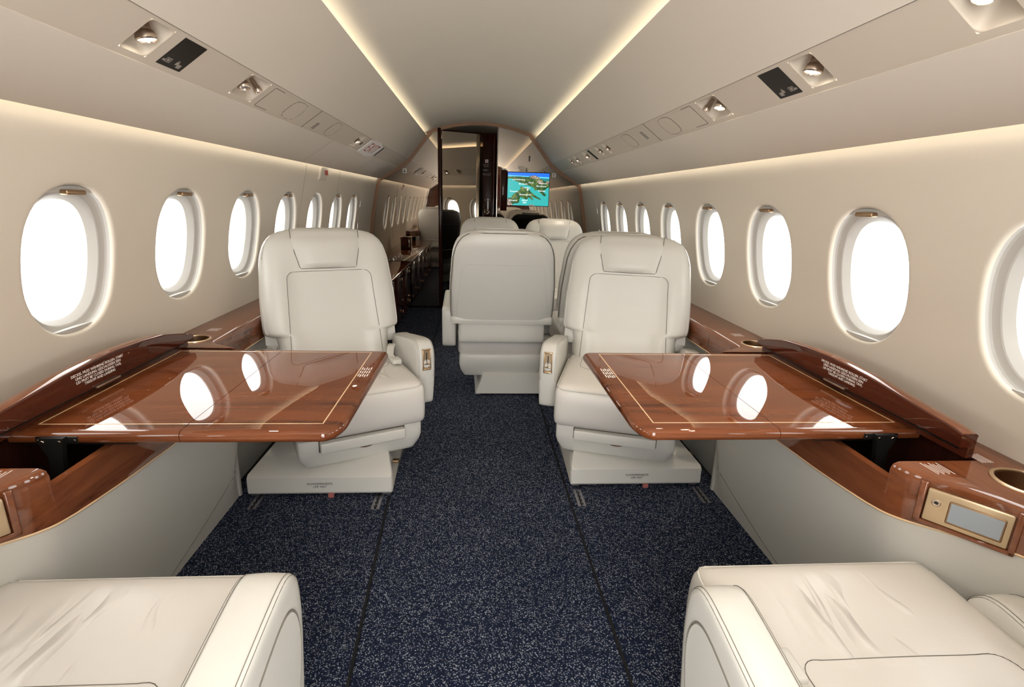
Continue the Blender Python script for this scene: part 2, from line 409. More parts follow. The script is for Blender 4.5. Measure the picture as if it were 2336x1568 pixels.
def build_windows():
    n = 56; cnt = 0; proto = None
    for s, side in ((-1, 'left'), (1, 'right')):
        proto = None
        for i in range(-3, 7):
            cnt += 1; yc = WY0 + i * PITCH; desc = (WLEFT if s < 0 else WRIGHT).get(i) or WPLACE[i]
            label = 'oval cabin window on the %s wall, %s' % (side, desc)
            if proto is None:
                bm = bmesh.new(); rings = []
                for (d, a, b) in ((.012, .160, .196), (.020, .1585, .1945), (.0245, .155, .191), (.0275, .149, .1855), (.0295, .1405, .1775), (.0315, .1375, .1745), (.041, .1300, .167), (.050, .1230, .161), (.056, .1220, .160)):
                    rings.append([bm.verts.new((s * (xw(ZC + z) + d), y, ZC + z)) for y, z in (sup2(a, b, 2 * PI * k / n) for k in range(n))])
                for a, b in zip(rings, rings[1:]):
                    for k in range(n): bm.faces.new((a[k], a[(k + 1) % n], b[(k + 1) % n], b[k]))
                me_f = frombm(bm)
                # pane, two faces thick
                bm = bmesh.new()
                pr = [[bm.verts.new((s * (xw(ZC + z) + d), y, ZC + z)) for y, z in (sup2(.1245, .1625, 2 * PI * k / n) for k in range(n))] for d in (.0515, .0545)]
                bm.faces.new(pr[0]); bm.faces.new(pr[1][::-1])
                for k in range(n): bm.faces.new((pr[0][k], pr[0][(k + 1) % n], pr[1][(k + 1) % n], pr[1][k]))
                me_p = frombm(bm)
                # shade drawn up at the top, bar and handle, sill at the bottom
                def chord(zlim, top, d0, d1):
                    bm = bmesh.new(); out = []
                    for k in range(81):
                        t = PI * k / 80 if top else PI + PI * k / 80
                        y, z = sup2(.159, .195, t)
                        if (z >= zlim) if top else (z <= zlim): out.append((y, z))
                    y = out[0][0]; vs0 = [bm.verts.new((s * (xw(ZC + z) + d0), y, ZC + z)) for y, z in out]; vs1 = [bm.verts.new((s * (xw(ZC + z) + d1), y, ZC + z)) for y, z in out]
                    bm.faces.new(vs0); bm.faces.new(vs1[::-1]); m_ = len(out)
                    for k in range(m_): bm.faces.new((vs0[k], vs0[(k + 1) % m_], vs1[(k + 1) % m_], vs1[k]))
                    return frombm(bm)
                me_s = chord(.176, True, .012, .022); me_b = chord(-.182, False, .010, .026)
                bm = bmesh.new(); zz = ZC + .176; xx = xw(zz) + .004
                bm_box(bm, (-.034, -.0, 0), (.034, .022, .013), .004, 3)
                mt = Matrix(((0, s * 1, 0, s * (xx - .012)), (1, 0, 0, 0), (0, 0, 1, zz - .004), (0, 0, 0, 1)))
                bmesh.ops.transform(bm, matrix=mt, verts=bm.verts[:]); me_h = frombm(bm)
                for me, m_ in ((me_f, 'reveal'), (me_p, 'glass'), (me_s, 'reveal'), (me_b, 'reveal'), (me_h, 'bronze')):
                    me.materials.append(MT[m_])
                proto = (me_f, me_p, me_s, me_b, me_h)
            o = link('window_%d' % cnt, proto[0], None, kind='structure', smooth=(i == -3))
            if i == -3: proto[0].set_sharp_from_angle(angle=math.radians(16))
            o.location = (0, yc, 0)
            tag(o, label, 'window')
            if i == 4 and s < 0: names = (('pane', 1), ('sill', 3))
            else: names = (('pane', 1), ('shade', 2), ('sill', 3))
            for nm, k in names: link(nm, proto[k], None, o, True, smooth=(i == -3))
            if not (i == 4 and s < 0):
                sh = [c for c in o.children if c.name.startswith('shade')][0]
                link('shade_handle', proto[4], None, sh, True, smooth=(i == -3))
wall_l = build_wall(-1, 'left'); wall_r = build_wall(1, 'right')
build_windows()

def zc(x): return 1.900 - .36 * x * x
# ceiling: centre vault
bm = bmesh.new(); xs = [-.64 + 1.28 * k / 32 for k in range(33)]; rows = []
for y in (Y0, Y1, Y2): rows.append([bm.verts.new((x, y, zc(x))) for x in xs])
for a, b in zip(rows, rows[1:]):
    for k in range(32): bm.faces.new((a[k], a[k + 1], b[k + 1], b[k]))
ceil = link('ceiling', frombm(bm), MT['ceil'], kind='structure'); tag(ceil, 'pale vaulted centre ceiling between the two light coves', 'ceiling')
def off(p, q, d):                                   # point list shifted outward from the cabin
    return p
def sweep(name, prof, m, ya=Y0, yb=Y1, parent=None, kind=None):
    bm = bmesh.new(); a = [bm.verts.new((x, ya, z)) for x, z in prof]; b = [bm.verts.new((x, yb, z)) for x, z in prof]
    n = len(prof)
    for k in range(n): bm.faces.new((a[k], a[(k + 1) % n], b[(k + 1) % n], b[k]))
    bm.faces.new(a); bm.faces.new(b[::-1])
    return link(name, frombm(bm), m, parent, kind=kind)
def lin(p, q, t): return (lerp(p[0], q[0], t), lerp(p[1], q[1], t))
SB, SC = PB, PC
sdir = Vector((SC[0] - SB[0], SC[1] - SB[1])); snrm = Vector((-sdir.y, sdir.x)).normalized()   # out of the cabin: +x,+z
def spt(s, y, a, d=0.):
    """point on the service strip: y along, a 0..1 across from top to bottom, d depth above the surface (+ = outward)"""
    x = SB[0] + sdir.x * a + snrm.x * d; z = SB[1] + sdir.y * a + snrm.y * d
    return Vector((s * x, y, z))
def sbox(bm, s, ya, yb, a0, a1, d0, d1):
    vs = [bm.verts.new(spt(s, y, a, d)) for y in (ya, yb) for a in (a0, a1) for d in (d0, d1)]
    for f in ((0, 1, 3, 2), (4, 6, 7, 5), (0, 4, 5, 1), (2, 3, 7, 6), (0, 2, 6, 4), (1, 5, 7, 3)): bm.faces.new([vs[i] for i in f])
tn = 0
RECESS = {-1: [(1.31, 1.405), (1.83, 1.99), (3.44, 3.56)], 1: [(.86, .95), (1.31, 1.405), (1.83, 1.98), (3.36, 3.46), (3.56, 3.66), (3.97, 4.09), (4.36, 4.45), (4.61, 4.69)]}
for s, side in ((-1, 'left'), (1, 'right')):
    tn += 1
    a2 = lin(PA, PB, .03)
    up = sweep('ceiling_panel', [(s * x, z) for x, z in ((PA[0], PA[1]), (PA[0] + .004, PA[1] + .004), (PA[0] + .012, PA[1] + .002), (.66, 1.64), (.76, 1.54), (PB[0], PB[1]))], MT['panel'], Y0, Y1)
    tag(up, 'grey beige ceiling panel between light cove and service strip, %s side' % side, 'ceiling panel', kind='structure')
    # closure of the light cove
    sweep('cove_back', [(s * .632, 1.765), (s * .632, 1.675), (s * .645, 1.66), (s * .645, 1.765)], MT['panel'], Y0, Y2, up)
    lo = sweep('valance_panel', [(s * x, z) for x, z in ((PC[0], PC[1]), (PD[0] - .004, PD[1] + .002), (PD[0], PD[1] + .002), (PD[0] + .002, PD[1] + .010), (.885, 1.425), (.86, 1.47))], MT['panel'], Y0, Y1)
    tag(lo, 'grey beige valance panel below the service strip, %s side' % side, 'ceiling panel', kind='structure')
    sweep('valance_back', [(s * .86, 1.455), (s * 1.03, 1.405), (s * 1.035, 1.42), (s * .865, 1.475)], MT['panel'], Y0, Y2, lo)
    bm = bmesh.new()
    for y in ((3.03,) if s < 0 else ()):                  # joint across the valance
        pass
    # service strip with real openings
    holes = RECESS[s]; ys = sorted(set([Y0, Y1] + [v for h in holes for v in h])); bm = bmesh.new()
    for ya, yb in zip(ys, ys[1:]):
        op = any(abs(ya - h[0]) < 1e-6 for h in holes)
        if op:
            sbox(bm, s, ya, yb, 0, .09, .002, .010); sbox(bm, s, ya, yb, .86, 1.0, .002, .010)
        else: sbox(bm, s, ya, yb, 0, 1, .002, .010)
    st = link('service_strip', frombm(bm), MT['strip']); tag(st, 'beige service strip holding lamps and vents in the %s ceiling' % side, 'ceiling strip', kind='structure')
    bm = bmesh.new()
    sbox(bm, s, Y0, Y1, -.012, .012, .0005, .0030)
    for y, hw in ((2.565, .0008),): sbox(bm, s, y - hw, y + hw, .02, .98, .0005, .0025)
    link('strip_joint', frombm(bm), MT['groove'], st)
    # panel joints on the valance
    if s < 0:
        bm = bmesh.new(); d = Vector((PD[0] - PC[0], PD[1] - PC[1])); nn = Vector((-d.y, d.x)).normalized()
        for y in (3.1, 4.35):
            vs = []
            for yy in (y - .0018, y + .0018):
                for t in (0, 1):
                    for dd in (-.0006, .002): vs.append(bm.verts.new((s * (PC[0] + d.x * t + nn.x * dd), yy, PC[1] + d.y * t + nn.y * dd)))
            for f in ((0, 1, 3, 2), (4, 6, 7, 5), (0, 4, 5, 1), (2, 3, 7, 6), (0, 2, 6, 4), (1, 5, 7, 3)): bm.faces.new([vs[i] for i in f])
        link('panel_joint', frombm(bm), MT['joint'], lo)

# vestibule side lining above the wall
for s, side in ((-1, 'left'), (1, 'right')):
    v = sweep('trim_%d' % (5 if s < 0 else 6), [(s * x, z) for x, z in (PA, PB, PC, PD, (1.03, 1.42), (.76, 1.56), (.6, 1.74))], MT['panel'], Y1 + .03, Y2)
    tag(v, 'vestibule ceiling lining beyond the bulkhead, %s side' % side, 'ceiling lining', kind='structure')

# floor and carpet
fl = box('floor', (-1.16, Y0, -.02), (1.16, Y2, 0), MT['subfloor'], kind='structure'); tag(fl, 'dark bare cabin floor under the carpet', 'floor')
def LX(y): return interp([(-.5, -.325), (.9, -.338), (1.4, -.358), (1.9, -.380), (2.2, -.385), (6, -.385)], y)
def RX(y): return interp([(-.5, .360), (.9, .354), (1.8, .341), (2.3, .340), (6, .34)], y)
def carpet(name, fa, fb, ya, yb, label):
    bm = bmesh.new(); n = 30; rows = []
    for k in range(n + 1):
        y = lerp(ya, yb, k / n); a, b = fa(y), fb(y)
        rows.append([bm.verts.new((x, y, z)) for x, z in ((a, .0005), (a + .001, .005), (a + .005, .009), (b - .005, .009), (b - .001, .005), (b, .0005))])
    for p, q in zip(rows, rows[1:]):
        for j in range(5): bm.faces.new((p[j], p[j + 1], q[j + 1], q[j]))
        bm.faces.new((p[5], p[0], q[0], q[5]))
    bm.faces.new(rows[0]); bm.faces.new(rows[-1][::-1])
    return tag(link(name, frombm(bm), MT['carpet']), label, 'carpet')
carpet('carpet_runner', LX, RX, Y0, Y1 - .02, 'navy carpet runner with white flecks down the aisle')
carpet('side_carpet', lambda y: -1.0, lambda y: LX(y) - .009, Y0, 5.5, 'navy flecked carpet strip under the left seats')
carpet('side_carpet', lambda y: RX(y) + .009, lambda y: 1.0, Y0, 5.5, 'navy flecked carpet strip under the right seats')
carpet('vestibule_carpet', lambda y: -.9, lambda y: .9, Y1 + .04, Y2, 'dark carpet beyond the bulkhead doorway')

# ------------------------------------------------------------------ bulkheads
PROF = [(1.06, 0), (1.135, .3), (1.150, .65), (1.138, .82), (1.118, .97), (1.078, 1.17), (1.036, 1.335), PC, PB, PA] + [(x, zc(x) + .004) for x in (.50, .45, .38, .3, .2, .1, 0)]
def clip_profile(xa, xb, sg):
    """part of the cross-section between |x|=xa and the hull, mirrored by sg"""
    pts = [p for p in PROF if p[0] > xa + 1e-6]
    out = [(xa, 0)] + pts + [(xa, zc(xa))]
    return [(sg * x, z) for x, z in out]
bl = prism('mirror_bulkhead', clip_profile(.43, 9, -1), 'Y', Y1, Y1 + .03, MT['mirror']); tag(bl, 'tinted mirror bulkhead left of the doorway', 'mirror wall', kind='structure')
br = prism('mirror_bulkhead', clip_profile(.172, 9, 1), 'Y', Y1, Y1 + .03, MT['mirror']); tag(br, 'tinted mirror bulkhead behind the map screen, right of doorway', 'mirror wall', kind='structure')
# arch trim
bm = bmesh.new()
outer = [(-x, z) for x, z in PROF[2:]] + [(x, z) for x, z in PROF[2:-1][::-1]]
def inset(pts, d):
    out = []
    for i, p in enumerate(pts):
        a = Vector(pts[max(i - 1, 0)]); b = Vector(pts[min(i + 1, len(pts) - 1)]); t = (b - a).normalized(); nrm = Vector((t.y, -t.x)); out.append((p[0] + nrm.x * d, p[1] + nrm.y * d))
    return out
inn = inset(outer, .034)
va = [bm.verts.new((x, Y1 - .022, z)) for x, z in outer]; vb = [bm.verts.new((x, Y1 - .022, z)) for x, z in inn]
vc = [bm.verts.new((x, Y1 - .001, z)) for x, z in inn]; vd = [bm.verts.new((x, Y1 - .001, z)) for x, z in outer]
for k in range(len(outer) - 1):
    for A, B in ((va, vb), (vb, vc), (vc, vd), (vd, va)): bm.faces.new((A[k], A[k + 1], B[k + 1], B[k]))
tr = link('trim_1', frombm(bm), MT['trimwood'], kind='structure'); tag(tr, 'bronze brown arch trim framing the mirrored bulkhead', 'trim')
t2 = box('trim_2', (-.432, Y1 - .03, 0), (-.398, Y1 + .05, 1.832), MT['wood_z'], bevel=.004, kind='structure'); tag(t2, 'slim dark wood post on the left edge of the doorway', 'trim')
t3 = box('trim_3', (.166, Y1 - .012, 0), (.176, Y1 + .04, 1.878), MT['mirror_edge'], bevel=.002, kind='structure'); tag(t3, 'thin bright metal edge on the right of the doorway', 'trim')
# half-open mirrored door, hinged at the left post
D0 = Vector((-.392, Y1 + .045, 0)); da = math.radians(23); mt = Matrix.Translation(D0) @ Matrix.Rotation(da, 4, 'Z')
dr = thing('door_1', (-.392, Y1 + .045, 0), 'half open tinted mirror door in the bulkhead doorway', 'door'); dr['kind'] = 'structure'
box('door_leaf', (0, 0, .012), (.450, .028, 1.812), MT['mirror'], dr, mtx=mt)
box('door_rail', (0, -.003, 1.812), (.450, .031, 1.826), MT['wood_z'], dr, mtx=mt)
# dark wood column
cl = thing('wooden_column', (.1, 5.84, 0), 'dark glossy wooden column with stickers in the doorway', 'column')
box('column_body', (.018, 5.79, 0), (.165, 5.93, 1.83), MT['wood_z'], cl, bevel=.006)
box('column_edge', (.138, 5.775, 0), (.150, 5.792, 1.82), MT['wood_d'], cl, bevel=.002)
box('slot_frame', (.022, 5.784, 1.448), (.092, 5.790, 1.472), MT['blackmetal'], cl, bevel=.002)
box('small_shelf', (.045, 5.765, 1.148), (.118, 5.790, 1.156), MT['trimwood'], cl, bevel=.002)
text('notice_text', 'NO SMOKING\nRAUCHEN\nVERBOTEN', .011, (.060, 5.7885, 1.505), (1, 0, 0), (0, 0, 1), MT['greyprint'], cl)
text('notice_text', 'EMERGENCY EXIT\nNOTAUSGANG', .013, (.062, 5.7885, 1.415), (1, 0, 0), (0, 0, 1), MT['greyprint'], cl)
sg = thing('no_smoking_sticker', (.065, 5.787, 1.55), 'small white no smoking sticker on the dark column', 'sticker')
box('sticker_card', (.050, 5.7865, 1.534), (.082, 5.7895, 1.566), MT['white'], sg)
tube('red_ring', [(.066 + .011 * math.cos(2 * PI * k / 20), 5.786, 1.550 + .011 * math.sin(2 * PI * k / 20)) for k in range(20)], .0016, MT['red'], sg, closed=True)
tube('red_bar', [(.058, 5.786, 1.558), (.074, 5.786, 1.542)], .0016, MT['red'], sg)
box('cigarette_mark', (.056, 5.7855, 1.548), (.075, 5.787, 1.552), MT['ink'], sg)
kn = thing('brass_ornament', (.077, 5.77, 1.03), 'round brass ring latch on the dark column', 'latch')
tube('ring', [(.077 + .026 * math.cos(2 * PI * k / 24), 5.768, 1.030 + .026 * math.sin(2 * PI * k / 24)) for k in range(24)], .004, MT['gold'], kn, 8, True)
tube('ring', [(.077 + .026 * math.cos(2 * PI * k / 24), 5.768 + .018 * math.sin(2 * PI * k / 24), 1.030 + .012 * math.cos(2 * PI * k / 24)) for k in range(24)], .003, MT['gold'], kn, 8, True)
me = rbox((.077, 5.776, 1.03), (.014, .014, .014), .0139, (8, 8, 8)); link('knob', me, MT['gold'], kn)
# vestibule end
ve = prism('wall_front', [(x, z) for x, z in PROF] + [(-x, z) for x, z in PROF[:-1][::-1]], 'Y', Y2 - .02, Y2, MT['wood_z'], kind='structure'); tag(ve, 'dark wood wall at the end of the vestibule', 'wall')
# aft bulkhead behind the camera
ab = prism('wall_back', [(x, z) for x, z in PROF] + [(-x, z) for x, z in PROF[:-1][::-1]], 'Y', Y0 - .02, Y0, MT['wood_d'], kind='structure')
cut(ab, [box('c', (-.34, Y0 - .1, -.05), (.34, Y0 + .1, 1.83), None)]); tag(ab, 'dark brown wood bulkhead behind the camera', 'wall')  # opening added so the aft fill light reaches the cabin

# ------------------------------------------------------------------ ledges, fascia, side panels
def fx(y): return .975 + .105 * sstep(2.45, 2.62, y) - .115 * sstep(.72, .95, y) * (1 - sstep(1.765, 1.86, y))
def fzl(y):
    return interp([(-.5, .545), (.6, .545), (.70, .560), (.80, .545), (.90, .527), (1.0, .512), (1.15, .500), (1.36, .492), (1.55, .500), (1.72, .512), (1.85, .53), (2.0, .545), (6, .545)], y)
def build_ledge(s, side, yend):
    pos = (s * 1.0, 1.36, .64)
    root = thing('side_ledge', pos, 'varnished wooden side ledge with flip up table lid along the %s wall' % side, 'ledge')
    ys = [Y0 + .002] + [-.2 + .1 * k for k in range(9)] + [.65 + .0125 * k for k in range(28)] + [1.05 + .06 * k for k in range(12)] + [1.75 + .01 * k for k in range(13)] + [1.95 + .15 * k for k in range(int((yend - 1.95) / .15))] + [yend]
    ys = sorted(set(round(y, 4) for y in ys))
    bm = bmesh.new(); rows = []
    for y in ys:
        f = fx(y); zl = fzl(y); o = xw(.64) - .001
        prof = [(o, .640), (f + .022, .640), (f + .012, .6385), (f + .004, .634), (f, .624), (f + .001, zl), (f + .016, zl), (f + .016, .596), (o, .596)]
        rows.append([bm.verts.new((s * x, y, z)) for x, z in prof])
    n = 9
    for p, q in zip(rows, rows[1:]):
        for j in range(n): bm.faces.new((p[j], p[(j + 1) % n], q[(j + 1) % n], q[j]))
    bm.faces.new(rows[0]); bm.faces.new(rows[-1][::-1])
    led = link('ledge_top', frombm(bm), MT['wood_y'], root)
    cut_ = [box('c', (s * .80, .945, .6005), (s * 1.058, 1.775, .70), None), box('c', (s * .8785, .9452, .56), (s * 1.058, 1.7748, .70), None)]
    for (cx, cy, rr) in CUPS:
        bmc = bmesh.new(); bmesh.ops.create_cone(bmc, cap_ends=True, segments=40, radius1=.046 * rr, radius2=.046 * rr, depth=.2, matrix=Matrix.Translation((s * cx, cy, .62)))
        cut_.append(link('c', frombm(bmc), None, smooth=False))
    cut(led, cut_)
    # gold line along the lower edge of the fascia
    tube('gold_piping', [(s * (fx(y) + .002), y, fzl(y) - .0015) for y in ys], .0028, MT['inlay'], root, 6)
    # pocket lining
    bm = bmesh.new(); PY0, PY1 = .945, 1.775; nn = 24
    front = [(fx(lerp(PY0, PY1, k / nn)) + .017, lerp(PY0, PY1, k / nn)) for k in range(nn + 1)]
    for k in range(nn):
        (xa, ya), (xb, yb) = front[k], front[k + 1]
        bm.faces.new([bm.verts.new(p) for p in ((s * xa, ya, .5985), (s * xb, yb, .5985), (s * xb, yb, .50), (s * xa, ya, .50))])
        bm.faces.new([bm.verts.new(p) for p in ((s * xa, ya, .50), (s * xb, yb, .50), (s * 1.0575, yb, .50), (s * 1.0575, ya, .50))])
        bm.faces.new([bm.verts.new(p) for p in ((s * 1.0575, ya, .50), (s * 1.0575, yb, .50), (s * 1.0575, yb, .641), (s * 1.0575, ya, .641))])
    for y in (PY0 + .0006, PY1 - .0006):
        bm.faces.new([bm.verts.new(p) for p in ((s * (fx(y) + .016), y, .50), (s * 1.058, y, .50), (s * 1.058, y, .638), (s * (fx(y) + .016), y, .638))])
    bmesh.ops.remove_doubles(bm, verts=bm.verts[:], dist=1e-5)
    link('table_pocket', frombm(bm), MT['wood_z'], root)
    # lid: arched board standing on its back edge, with end leg
    LID = [(.952, .700), (.98, .706), (1.10, .717), (1.23, .731), (1.35, .737), (1.41, .738), (1.52, .734), (1.63, .724), (1.70, .709), (1.77, .692), (1.79, .686)]
    bm = bmesh.new(); rows = []
    for k in range(41):
        y = lerp(.952, 1.79, k / 40); zt = interp(LID, y)
        zt += 0.0
        prof = [(1.016, .668), (1.014, .675), (1.014, zt - .003), (1.017, zt), (1.047, zt), (1.052, zt - .004), (1.052, .642), (1.036, .642), (1.036, .668)]
        rows.append([bm.verts.new((s * x, y, z)) for x, z in prof])
    for p, q in zip(rows, rows[1:]):
        for j in range(9): bm.faces.new((p[j], p[(j + 1) % 9], q[(j + 1) % 9], q[j]))
    bm.faces.new(rows[0]); bm.faces.new(rows[-1][::-1])
    lid = link('table_lid', frombm(bm), MT['wood_d'], root)
    lt = bmesh.new()
    rows = []
    for k in range(41):
        y = lerp(.9515, 1.7905, k / 40); zt = interp(LID, y) + .0006
        rows.append([lt.verts.new((s * x, y, z)) for x, z in ((1.0165, zt - .001), (1.018, zt), (1.0465, zt), (1.0522, zt - .004), (1.0526, zt - .008), (1.0518, zt - .008), (1.046, zt - .002), (1.019, zt - .002))])
    for p, q in zip(rows, rows[1:]):
        for j in range(8): lt.faces.new((p[j], p[(j + 1) % 8], q[(j + 1) % 8], q[j]))
    link('lid_edge', frombm(lt), MT['wood_y'], lid)
    body = 'DECKEL MUSS WÄHREND ROLLEN, START\nUND LANDUNG GESCHLOSSEN SEIN\nLID MUST BE CLOSED DURING TAXI,\nTAKEOFF AND LANDING'
    xd = (0, -1, 0) if s > 0 else (0, 1, 0)
    text('placard_text', body, .0100, (s * 1.0136, 1.335 if s > 0 else 1.335, .704), xd, (0, 0, 1), MT['white'], lid, line=.95)
    box('lid_catch', (s * 1.008, 1.31, .6645), (s * 1.016, 1.40, .6705), MT['nickel'], lid, bevel=.001)
    box('lid_hinge_rail', (s * 1.030, .97, .657), (s * 1.037, 1.765, .664), MT['blackmetal'], lid)
    # cup holders
    for (cx, cy, rr) in CUPS:
        m4 = Matrix.Translation((s * cx, cy, .64)) @ Matrix.Diagonal((rr, rr, 1, 1))
        c = lathe('cup_holder', [(.0455, .0004), (.0465, .0030), (.0500, .0034), (.0528, .0022), (.0535, .0004), (.0535, 0.0), (.0455, -.002)], MT['gold'], root, m4, 48)
        lathe('cup_well', [(.0457, .002), (.0450, -.058), (.040, -.062), (.0001, -.062)], MT['bronze'], c, m4, 48)
    # small print on the ledge top
    for (cx, cy) in ((.935, .915), (1.06, 2.03)):
        for k in range(7):
            box('placard_line', (s * (cx - .018 + .006 * k), cy - .026 + .006 * (k % 2), .6400), (s * (cx - .0167 + .006 * k), cy + .022 - .005 * (k % 3), .6403), MT['white'], root)
    if s > 0:
        for k in range(5): box('placard_line', (s * (1.062 + .006 * k), .935, .6400), (s * (1.0635 + .006 * k), .975, .6403), MT['white'], root)
    # drawer front outlines beyond the bay
    bm = bmesh.new()
    for y in (1.90, 2.10): tube_bm(bm, [(s * .9748, y, .62), (s * .9748, y, .56)], .0012, 4)
    tube_bm(bm, [(s * .9748, 1.90, .575), (s * .9748, 2.6, .575)], .0012, 4)
    link('drawer_gap', frombm(bm), MT['groove'], root)
    return root
CUPS = [(1.076, .850, 1.17), (1.062, 1.885, 1.0)]
ledge_l = build_ledge(-1, 'left', 2.70)
ledge_r = build_ledge(1, 'right', Y1 - .03)

# side panels below the ledges
for s, side, ye in ((-1, 'left', 2.70), (1, 'right', Y1 - .03)):
    bm = bmesh.new(); ys = sorted(set([Y0] + [-.2 + .1 * k for k in range(9)] + [round(.65 + .02 * k, 3) for k in range(61)]));
    ys = [y for y in ys if y <= 1.852]; rows = []
    for y in ys:
        f = fx(y) + .004; zl = fzl(y) - .002; row = []
        for k in range(13):
            t = k / 12; z = zl * (1 - t) + .004 * t
            x = lerp(f, .962, t ** 1.25)
            row.append(bm.verts.new((s * x, y, z)))
        rows.append(row)
    for p, q in zip(rows, rows[1:]):
        for j in range(12): bm.faces.new((p[j], p[j + 1], q[j + 1], q[j]))
    pr = bmesh.ops.extrude_face_region(bm, geom=bm.faces[:])
    bmesh.ops.translate(bm, verts=[v for v in pr['geom'] if isinstance(v, bmesh.types.BMVert)], vec=(s * .02, 0, 0))
    root = link('wall_lining', frombm(bm), MT['dado']); tag(root, 'cream leather side panel bulging below the %s wooden ledge' % side, 'wall panel', kind='structure')
    # seam near the floor
    pts = []
    for k in range(20):
        y = lerp(1.25, 1.85, k / 19); z = .02 + .155 * ((k / 19) ** 1.4); t = 1 - (z - .004) / (fzl(y) - .006)
        pts.append((s * (lerp(fx(y) + .004, .962, t ** 1.25) - .0006), y, z))
    tube('seam', pts, .0010, MT['seam'], root, 5)
    p2 = thing('rear_side_panel', (s * .985, 1.86, 0), 'plain cream lower wall panel beyond the table bay, %s side' % side, 'wall panel')
    box('panel_face', (s * 1.012, 1.862, .004), (s * 1.022, 2.50, .545), MT['dado'], p2, bevel=.002)
    box('panel_face', (s * 1.09, 2.50, .004), (s * 1.10, ye, .545), MT['dado'], p2, bevel=.002)
    box('panel_edge', (s * .955, 1.853, .004), (s * .99, 1.874, .535), MT['dado'], p2, bevel=.006)

# control panel on the near ends of the ledges
for s, side in ((-1, 'left'), (1, 'right')):
    ya, yb = .865, .700
    A = Vector((s * .882, .868, 0)); B = Vector((s * .962, .765, 0))
    xd = (B - A).normalized(); L_ = (B - A).length; yd = Vector((0, 0, 1)); zd = (xd.cross(yd) if s > 0 else yd.cross(xd)) ; 
    n_out = Vector((-s, 0, 0)); 
    if zd.dot(n_out) < 0: zd = -zd
    m4 = Matrix.Identity(4)
    org = A + zd * .000
    for i in range(3): m4[i][0] = xd[i]; m4[i][1] = yd[i]; m4[i][2] = zd[i]; m4[i][3] = (org[i] if i < 2 else .553)
    H = .076
    cp = thing('control_panel', tuple(org + Vector((0, 0, .55))), 'champagne gold control panel with grey display in the %s ledge' % side, 'control panel')
    bmf = bmesh.new()
    for lo, hi in (((-.014, -.010, -.004), (-.002, H + .004, .005)), ((L_ + .002, -.010, -.004), (L_ + .012, H + .004, .005)), ((-.014, -.010, -.004), (L_ + .012, -.001, .005))): bm_box(bmf, lo, hi, .002, 2, m4)
    link('wood_frame', frombm(bmf), MT['wood_y'], cp)
    box('face_plate', (0, 0, -.006), (L_, H - .006, .0045), MT['goldpaint'], cp, .003, 2, m4)
    box('display_frame', (L_ * .28, .010, .0035), (L_ * .93, H - .018, .0062), MT['bronze'], cp, .0025, 2, m4)
    box('display', (L_ * .30, .013, .0050), (L_ * .91, H - .021, .0068), MT['lcd'], cp, .001, 1, m4)
    mj = m4 @ Matrix.Translation((L_ * .13, H * .58, .0045))
    lathe('socket_ring', [(.0030, .0004), (.0045, .0018), (.0062, .0018), (.0075, .0006), (.0075, 0)], MT['nickel'], cp, mj, 24)
    lathe('socket', [(.0001, .0008), (.0032, .0008), (.0032, 0)], MT['black'], cp, mj, 20)

